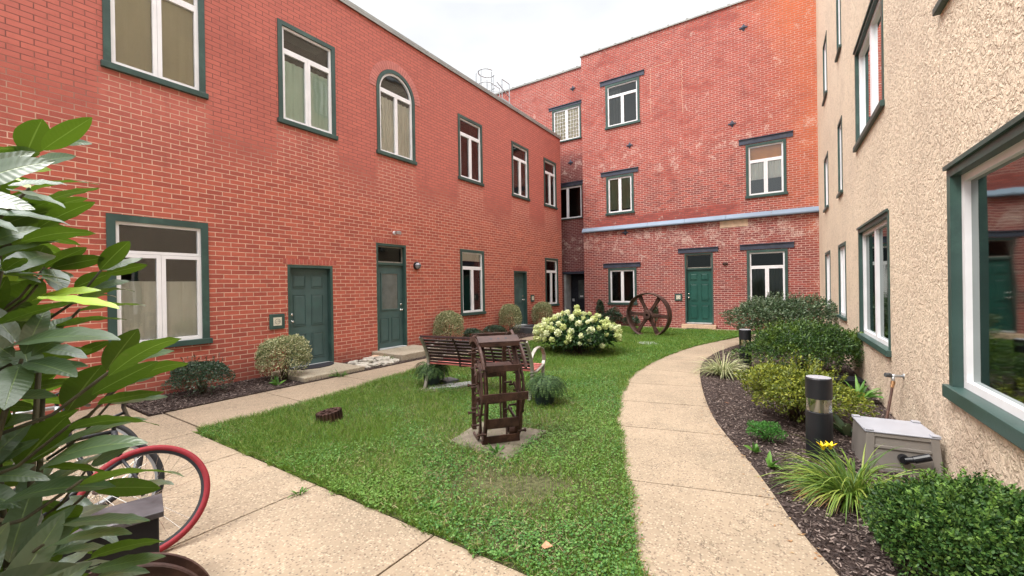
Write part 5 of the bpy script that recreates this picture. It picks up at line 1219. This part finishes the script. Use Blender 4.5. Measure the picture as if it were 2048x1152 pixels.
# ------------------------------------------------------------------ flywheel, gear, disc
fw = thing('iron_flywheel', 'large rusty six spoked iron flywheel standing on edge near the far wall', 'flywheel', (-3.72,13.5,0), R(-10)); Rf = .70; zc = .665
m = MB(); m.lathe([(Rf,-.14),(Rf+.005,-.12),(Rf+.005,.12),(Rf,.14),(Rf-.03,.14),(Rf-.045,.02),(Rf-.045,-.02),(Rf-.03,-.14),(Rf,-.14)], 72, (0,0,zc), axis='y'); o = m.build('rim', M['rust2'], fw, smooth=True)
m = MB(); m.lathe([(.045,-.12),(.12,-.12),(.12,-.06),(.17,-.05),(.17,.05),(.12,.06),(.12,.12),(.045,.12),(.045,-.12)], 26, (0,0,zc), axis='y'); m.build('hub', M['rust2'], fw)
for k in range(6):
    a = R(-4+60*k); d = (math.cos(a), math.sin(a)); m = MB(); sd = (-d[1], 0, d[0])
    vs = []
    for rr, w, t in ((.13,.058,.045),(.40,.046,.035),(Rf-.03,.066,.05)):
        for s_, q in ((-1,-1),(1,-1),(1,1),(-1,1)): vs.append((d[0]*rr+sd[0]*s_*w, q*t, zc+d[1]*rr+sd[2]*s_*w))
    m.add(vs, [(0,1,2,3),(8,11,10,9)]+[(i*4+j, i*4+(j+1) % 4, i*4+4+(j+1) % 4, i*4+4+j) for i in (0,1) for j in range(4)]); m.build('spoke', M['rust'], fw, bevel=.012)
m = MB(); m.box(-.35,.35,-.08,.08,-.02,.03); m.build('base_bar', M['rust'], fw)
ge = thing('iron_gear', 'small rusty toothed gear lying half sunk in the near grass', 'gear', (-4.74,3.06,.0)); ge.rotation_euler = (R(5),R(-6),.3); m = MB(); N = 22; pts = []
for k in range(N):
    for f, rr in ((0,.125),(.15,.152),(.45,.152),(.6,.125)): a = 2*math.pi*(k+f)/N; pts.append((rr*math.cos(a), rr*math.sin(a)))
n = len(pts); inn = [(.10*math.cos(math.atan2(y,x)), .10*math.sin(math.atan2(y,x))) for x, y in pts]
m.add([(x,y,0) for x,y in pts]+[(x,y,.125) for x,y in pts]+[(x,y,.125) for x,y in inn]+[(x,y,.10) for x,y in inn], [(i,(i+1)%n,n+(i+1)%n,n+i) for i in range(n)]+[(n+i,n+(i+1)%n,2*n+(i+1)%n,2*n+i) for i in range(n)]+[(2*n+i,2*n+(i+1)%n,3*n+(i+1)%n,3*n+i) for i in range(n)]+[tuple(range(3*n,4*n))]); m.build('toothed_rim', M['rust'], ge)
m = MB(); m.lathe([(.02,.09),(.04,.09),(.04,.135),(.02,.135),(.02,.09)], 16)
for k in range(5): a = 2*math.pi*k/5; m.bar([(.035*math.cos(a),.035*math.sin(a),.115),(.105*math.cos(a),.105*math.sin(a),.115)], .03, .02, side=(-math.sin(a),math.cos(a),0))
m.build('spokes', M['rust2'], ge)
m = MB(); m.lathe([(.001,.03),(.26,.03),(.29,.02),(.29,-.02)], 30); o = m.build('drain_cover', M['greyl'], smooth=False); o.location = (-3.24,11.7,0); tag(o, 'round pale drain cover set in the grass before the flywheel', 'drain cover')
# ------------------------------------------------------------------ bollards
def bollard(label, loc):
    root = thing('bollard_light', label, 'bollard light', loc, 0, 'black bollard path lights'); r_ = .104
    m = MB(); m.lathe([(.001,-.02),(r_,-.02),(r_,.425),(r_-.006,.43),(.001,.43)], 40); m.build('post', M['black'], root)
    m = MB(); m.lathe([(r_-.004,.431),(r_-.004,.549)], 40); o = m.build('lens', M['clear'], root, smooth=True, fix=False)
    m = MB(); m.lathe([(.088,.432),(.03,.50),(.02,.548)], 30); m.build('reflector', M['coneW'], root, smooth=True)
    m = MB(); m.lathe([(.001,.55),(r_,.55),(r_,.73),(r_-.006,.738),(.001,.74)], 40); m.build('cap', M['black'], root)
    m = MB(); m.lathe([(.001,.741),(r_-.008,.7405)], 40); m.build('cap_disc', M['lid'], root, fix=False)
M['coneW'] = simple('white reflector', (.75,.72,.66), .35, .03, 4, 0)
bollard('black bollard light with a clear band beside the hose box', (.225,4.80,0)); bollard('black bollard light standing by the striped grass farther along the path', (-.70,9.12,0))
# ------------------------------------------------------------------ hose box, tap, hose, utility box
hb_ = thing('hose_box', 'taupe plastic hose reel box with pale lid and black crank handle under the tap', 'hose reel', (.765,4.99,-.06), R(6)); w, dp, h = .235, .22, .37
m = MB(); m.add([(-w-.02,-dp-.03,.03),(w+.03,-dp-.03,.03),(w+.03,dp,.03),(-w-.02,dp,.03),(-w,-dp,h),(w,-dp,h),(w,dp,h),(-w,dp,h)], [(0,3,2,1),(4,5,6,7),(0,1,5,4),(1,2,6,5),(2,3,7,6),(3,0,4,7)]); m.build('body', M['taupe'], hb_, bevel=.01)
m = MB(); f = lambda x, z, e=.008: (x*(1+.09*(h-z)/h), -dp-.03*(h-z)/h-e, z)
def rail(x0, x1, z0, z1, e=.014):
    m.add([f(x0,z0,0),f(x1,z0,0),f(x1,z1,0),f(x0,z1,0),f(x0,z0,e),f(x1,z0,e),f(x1,z1,e),f(x0,z1,e)], [(0,1,5,4),(1,2,6,5),(2,3,7,6),(3,0,4,7),(4,5,6,7)])
rail(-w,-w+.055,.04,h); rail(w-.055,w,.04,h); rail(-w+.055,w-.055,.04,.085,.012); rail(-w+.055,w-.055,.245,.268,.012); rail(-w+.055,w-.055,h-.03,h,.012); m.build('front_panel_ribs', M['taupe'], hb_, bevel=.003)
m = MB(); m.box(-w-.012,w+.012,-dp-.02,dp+.01,h+.001,h+.016); m.build('lid', M['lid'], hb_, bevel=.008)
for x in (-w+.02, w-.02):
    for y in (-dp+.01, dp-.02): m = MB(); m.box(x-.03,x+.03,y-.03,y+.03,h+.0165,h+.028); m.build('lid_catch', M['lid'], hb_, bevel=.004)
m = MB(); m.tube([(-.0,-dp-.02,.185),(-.0,-dp-.075,.185)], .036, 16); m.build('crank_hub', M['blackp'], hb_)
m = MB(); m.tube([(-.0,-dp-.07,.185),(.07,-dp-.08,.205),(.135,-dp-.085,.235)], [.022,.026,.024], 12); m.tube([(.05,-dp-.085,.2),(.155,-dp-.09,.245)], .03, 12); m.build('crank_handle', M['blackp'], hb_, bevel=.003)
m = MB(); m.box(.11,.185,-dp-.0125,-dp-.011,h-.027,h-.004); m.build('label_sticker', M['cream'], hb_)
tp = thing('garden_tap', 'weathered brass wall tap with hose connector on the stucco', 'tap', (1.035,6.15,.58)); m = MB(); m.tube([(0.01,0,0),(-.06,-.02,.0),(-.10,-.035,.005)], .014, 10); m.tube([(-.085,-.03,.0),(-.09,-.05,-.06)], .015, 10); m.lathe([(.001,.0),(.03,.0),(.03,.01)], 12, (0,0,0), axis='x'); m.build('spout', M['galv'], tp, smooth=True)
m = MB(); m.tube([(-.105,-.03,.006),(-.155,-.05,.01)], .024, 8); m.tube([(-.12,-.03,-.015),(-.12,-.06,.03)], .007, 6); m.build('knob', M['slate'], tp)
m = MB(); m.tube([(-.09,-.05,-.055),(-.095,-.06,-.085)], .02, 10); m.tube([(-.095,-.06,-.085),(-.105,-.075,-.12)], .016, 10); m.build('connector', M['brass'], tp)
m = MB(); m.tube([(-.10,-.07,-.11),(-.13,-.14,-.24),(-.18,-.28,-.40),(-.23,-.42,-.52),(-.25,-.6,-.56)], .013, 8); o = m.build('garden_hose', M['rust'], smooth=True); o.location = (1.035,6.15,.58); tag(o, 'dark brown hose running down from the wall tap behind the hose box', 'hose')
ub = thing('utility_box', 'low black ridged plastic box in the mulch by the stucco wall', 'utility box', (.72,8.25,0), R(5)); m = MB(); m.box(-.2,.2,-.16,.16,0,.10); m.build('body', M['blackp'], ub, bevel=.01); m = MB(); m.box(-.22,.22,-.18,.18,.101,.13)
for i in range(5): m.box(-.2,.2,-.15+i*.07,-.13+i*.07,.1305,.142)
m.build('lid', M['blackp'], ub, bevel=.005)
# ------------------------------------------------------------------ bicycles, cabinet, pulley in the near left corner
def bicycle(label, C0, az, lean, tyre='tyre', frame='black'):
    """front wheel centre C0 on the ground line, az heading of the frame; the bike leans as one"""
    root = thing('bicycle', label, 'bicycle', (C0[0]+math.sin(az)*math.sin(lean)*.34, C0[1]-math.cos(az)*math.sin(lean)*.34, 0), 0, 'bicycles parked in the near left corner')
    root.rotation_euler = (-lean, 0, az) ; Rw = .34
    def wheel(x):
        m = MB(); m.tube([(x+(Rw-.019)*math.cos(t), 0, Rw+(Rw-.019)*math.sin(t)) for t in np.linspace(0, 2*math.pi, 64, endpoint=False)], .0205, 10, closed=True); W_ = m.build('tyre', M[tyre], root, smooth=True)
        m = MB(); m.lathe([(Rw-.034,-.011),(Rw-.034,.011),(Rw-.052,.007),(Rw-.052,-.007),(Rw-.034,-.011)], 48, (x,0,Rw), axis='y'); m.build('rim', M['blackp' if tyre == 'redt' else 'galv'], W_)
        m = MB()
        for k in range(28): a = 2*math.pi*k/28; a2 = a+(.5 if k % 2 else -.5); s_ = .025 if k % 4 < 2 else -.025; m.tube([(x+.018*math.cos(a2), s_, Rw+.018*math.sin(a2)), (x+(Rw-.05)*math.cos(a), 0, Rw+(Rw-.05)*math.sin(a))], .0012, 4)
        m.tube([(x,-.05,Rw),(x,.05,Rw)], .02, 10); m.build('spokes', M['chrome'], W_)
    wheel(0); wheel(-1.02)
    m = MB(); h1, h2, bbk, st, ra = (-.13,0,.62), (-.17,0,.82), (-.60,0,.28), (-.76,0,.78), (-1.02,0,.34)
    m.tube([h1,h2], .018, 8); m.tube([h1,bbk], .016, 8); m.tube([h2,st], .014, 8); m.tube([bbk,st], .015, 8)
    for s_ in (-.04,.04): m.tube([(ra[0],s_,ra[2]),(bbk[0],s_*.6,bbk[2])], .009, 6); m.tube([(ra[0],s_,ra[2]),(st[0],s_*.3,st[2])], .008, 6); m.tube([(0,s_,.34),(-.05,s_,.5),(-.13,0,.64)], .010, 6)
    m.build('frame', M[frame], root, smooth=True)
    m = MB(); m.tube([h2,(-.18,0,.92),(-.12,0,.94)], .012, 8); m.tube([(-.10,-.24,.95),(-.12,-.1,.945),(-.12,.1,.945),(-.10,.24,.95)], .012, 8); m.build('handlebar', M['blackp'], root, smooth=True)
    m = MB(); m.tube([st,(-.79,0,.90)], .012, 8); m.add([(-.68,-.02,.90),(-.68,.02,.90),(-.92,.07,.905),(-.92,-.07,.905),(-.68,-.015,.93),(-.68,.015,.93),(-.92,.065,.95),(-.92,-.065,.95)], [(0,1,2,3),(7,6,5,4),(0,4,5,1),(1,5,6,2),(2,6,7,3),(3,7,4,0)]); m.build('saddle', M['blackp'], root, bevel=.008)
    m = MB(); m.tube([(bbk[0]+.09*math.cos(t), .05, bbk[2]+.09*math.sin(t)) for t in np.linspace(0,6.28,20)], .005, 5); m.tube([(bbk[0],.06,bbk[2]),(bbk[0]+.1,.06,bbk[2]-.13)], .009, 6); m.box(bbk[0]+.06,bbk[0]+.15,.06,.15,bbk[2]-.145,bbk[2]-.125); m.build('crankset', M['galv'], root)
bicycle('bicycle with bright red tyres leaning behind the rhododendron', (-3.4575,.929), 1.2244, .542, 'redt', 'black')
bicycle('black tyred bicycle just behind the red tyred one', (-3.80,.78), 1.2244, .35)
bicycle('farthest black bicycle hidden mostly by the rhododendron leaves', (-4.45,.84), 1.22, .40, 'tyre', 'galv')
cbn = thing('storage_box', 'black wooden box with a weathered marbled lid in front of the bicycles', 'box', (-2.80,.83,0), R(255))
m = MB(); m.box(.02,1.15,-.25,-.02,0,.42); m.build('body', M['blackp'], cbn, bevel=.006); m = MB(); m.box(0,1.18,-.27,0,.421,.452); m.build('lid', M['lidw'], cbn, bevel=.004) if 'lidw' in M else None
pw = thing('iron_pulley', 'rusty brown flanged iron pulley standing by the black box', 'pulley', (-2.20,.53,.27), math.atan2(-.45,.9))
m = MB(); m.lathe([(.02,-.05),(.28,-.05),(.285,-.045),(.285,-.03),(.255,-.025),(.255,.025),(.285,.03),(.285,.045),(.28,.05),(.24,.052),(.23,.035),(.08,.035),(.07,.07),(.02,.07)], 56, axis='x'); m.build('wheel', M['rust2'], pw)
m = MB(); m.tube([(-.1,0,0),(.1,0,0)], .022, 12); m.build('axle', M['rust'], pw)
# fallen leaf and a few twigs
n = 1; o = leaf_obj('fallen_leaf', np.array([[-.03,0,.0]]), np.array([[1.,.3,.25]]), np.array([[-.2,-.3,1.]]), .075, .06, M['dry'], None, 'fold'); o.location = (-1.24,2.2,.045); tag(o, 'dry orange brown leaf on the near grass by the path', 'leaf')
o = leaf_obj('fallen_leaf', np.array([[-.03,0,.0]]), np.array([[1.,-.3,.1]]), np.array([[.1,.2,1.]]), .07, .04, M['dry'], None, 'fold'); o.location = (-.72,6.3,.012); tag(o, 'small orange dry leaf on the mulch by the azalea', 'leaf')
n = 260; y = 2.1+12*RNG.random(n)**1.5; rx = np.array([inter(RIGHT, v) for v in y]); lx = np.array([inter(LEFT, v) for v in y]); x = np.where(RNG.random(n) < .45, lx+.10*RNG.random(n)**2, rx-.16*RNG.random(n)**2); d = unit(n); d[:,2] = 0
o = leaf_obj('leaf_litter', np.c_[x, y, np.full(n,.004)], d, np.tile([0,0,1.],(n,1))+unit(n)*.2, .03, .012, M['lilyd'], None, 'leaf'); o['kind'] = 'stuff'
# ------------------------------------------------------------------ sky, sun, camera
W = bpy.data.worlds.new('World'); S.world = W; W.use_nodes = True; nt = W.node_tree; N_ = nt.nodes; bg = N_['Background']
SUN_E, SUN_AZ = R(55), R(214)   # soft light from high behind the camera
sky = N_.new('ShaderNodeTexSky'); sky.sky_type = 'NISHITA'; sky.sun_disc = False; sky.sun_elevation = SUN_E; sky.sun_rotation = SUN_AZ; sky.dust_density = 4
tc = N_.new('ShaderNodeTexCoord'); sp = N_.new('ShaderNodeSeparateXYZ'); nt.links.new(tc.outputs['Generated'], sp.inputs[0])
cr = N_.new('ShaderNodeValToRGB'); e = cr.color_ramp.elements
SKYL = [(0,(4.3,4.5,4.8)),(.25,(6.2,6.2,6.2)),(.42,(5.1,5.15,5.2)),(.56,(4.6,4.7,4.8)),(.74,(20,20,20.2)),(1,(29.9,29.9,29.9))]
while len(e) < len(SKYL): e.new(.5)
for i, (p_, c_) in enumerate(SKYL): e[i].position = p_; e[i].color = (*[v/30 for v in c_], 1)
nt.links.new(sp.outputs[2], cr.inputs[0])
no = N_.new('ShaderNodeTexNoise'); no.inputs['Scale'].default_value = 2.2; no.inputs['Detail'].default_value = 5; mp = N_.new('ShaderNodeMapping'); mp.inputs['Scale'].default_value = (1,1,2.5); nt.links.new(tc.outputs['Generated'], mp.inputs[0]); nt.links.new(mp.outputs[0], no.inputs['Vector'])
mr = N_.new('ShaderNodeMapRange'); mr.inputs[1].default_value = .3; mr.inputs[2].default_value = .7; mr.inputs[3].default_value = 24.5; mr.inputs[4].default_value = 36.5; nt.links.new(no.outputs[0], mr.inputs[0])
vm = N_.new('ShaderNodeVectorMath'); vm.operation = 'SCALE'; nt.links.new(cr.outputs[0], vm.inputs[0]); nt.links.new(mr.outputs[0], vm.inputs[3])
mx = N_.new('ShaderNodeMix'); mx.data_type = 'RGBA'; mx.inputs[0].default_value = .93; nt.links.new(sky.outputs[0], mx.inputs[6]); nt.links.new(vm.outputs[0], mx.inputs[7]); nt.links.new(mx.outputs[2], bg.inputs[0]); bg.inputs[1].default_value = .11
sl = bpy.data.lights.new('Sun', 'SUN'); sl.energy = 1.45; sl.angle = R(18); sl.color = (1,.95,.88); so = bpy.data.objects.new('Sun', sl); C.objects.link(so)
dv = Vector((math.sin(SUN_AZ)*math.cos(SUN_E), math.cos(SUN_AZ)*math.cos(SUN_E), math.sin(SUN_E))); so.rotation_euler = dv.to_track_quat('Z', 'Y').to_euler(); so.location = (0,0,20)
cam = bpy.data.cameras.new('Camera'); co = bpy.data.objects.new('Camera', cam); C.objects.link(co); S.camera = co
cam.sensor_width = 36; cam.lens = 836.87/2048*36; cam.clip_end = 500; cam.clip_start = .05
ya, pi_, ro = R(33.4249), R(-.1331), R(-.8945)
fw_ = Vector((-math.sin(ya), math.cos(ya), 0)); ri = Vector((math.cos(ya), math.sin(ya), 0)); up = Vector((0,0,1))
f2 = fw_*math.cos(pi_)+up*math.sin(pi_); u2 = up*math.cos(pi_)-fw_*math.sin(pi_); r3 = ri*math.cos(ro)+u2*math.sin(ro); u3 = u2*math.cos(ro)-ri*math.sin(ro)
mt = Matrix((r3, u3, -f2)).transposed().to_4x4(); mt.translation = (0,0,1.62); co.matrix_world = mt
S.view_settings.view_transform = 'Standard'; S.view_settings.look = 'None'; S.view_settings.exposure = .98; S.view_settings.gamma = 1
S.cycles.max_bounces = 6; S.cycles.transparent_max_bounces = 12
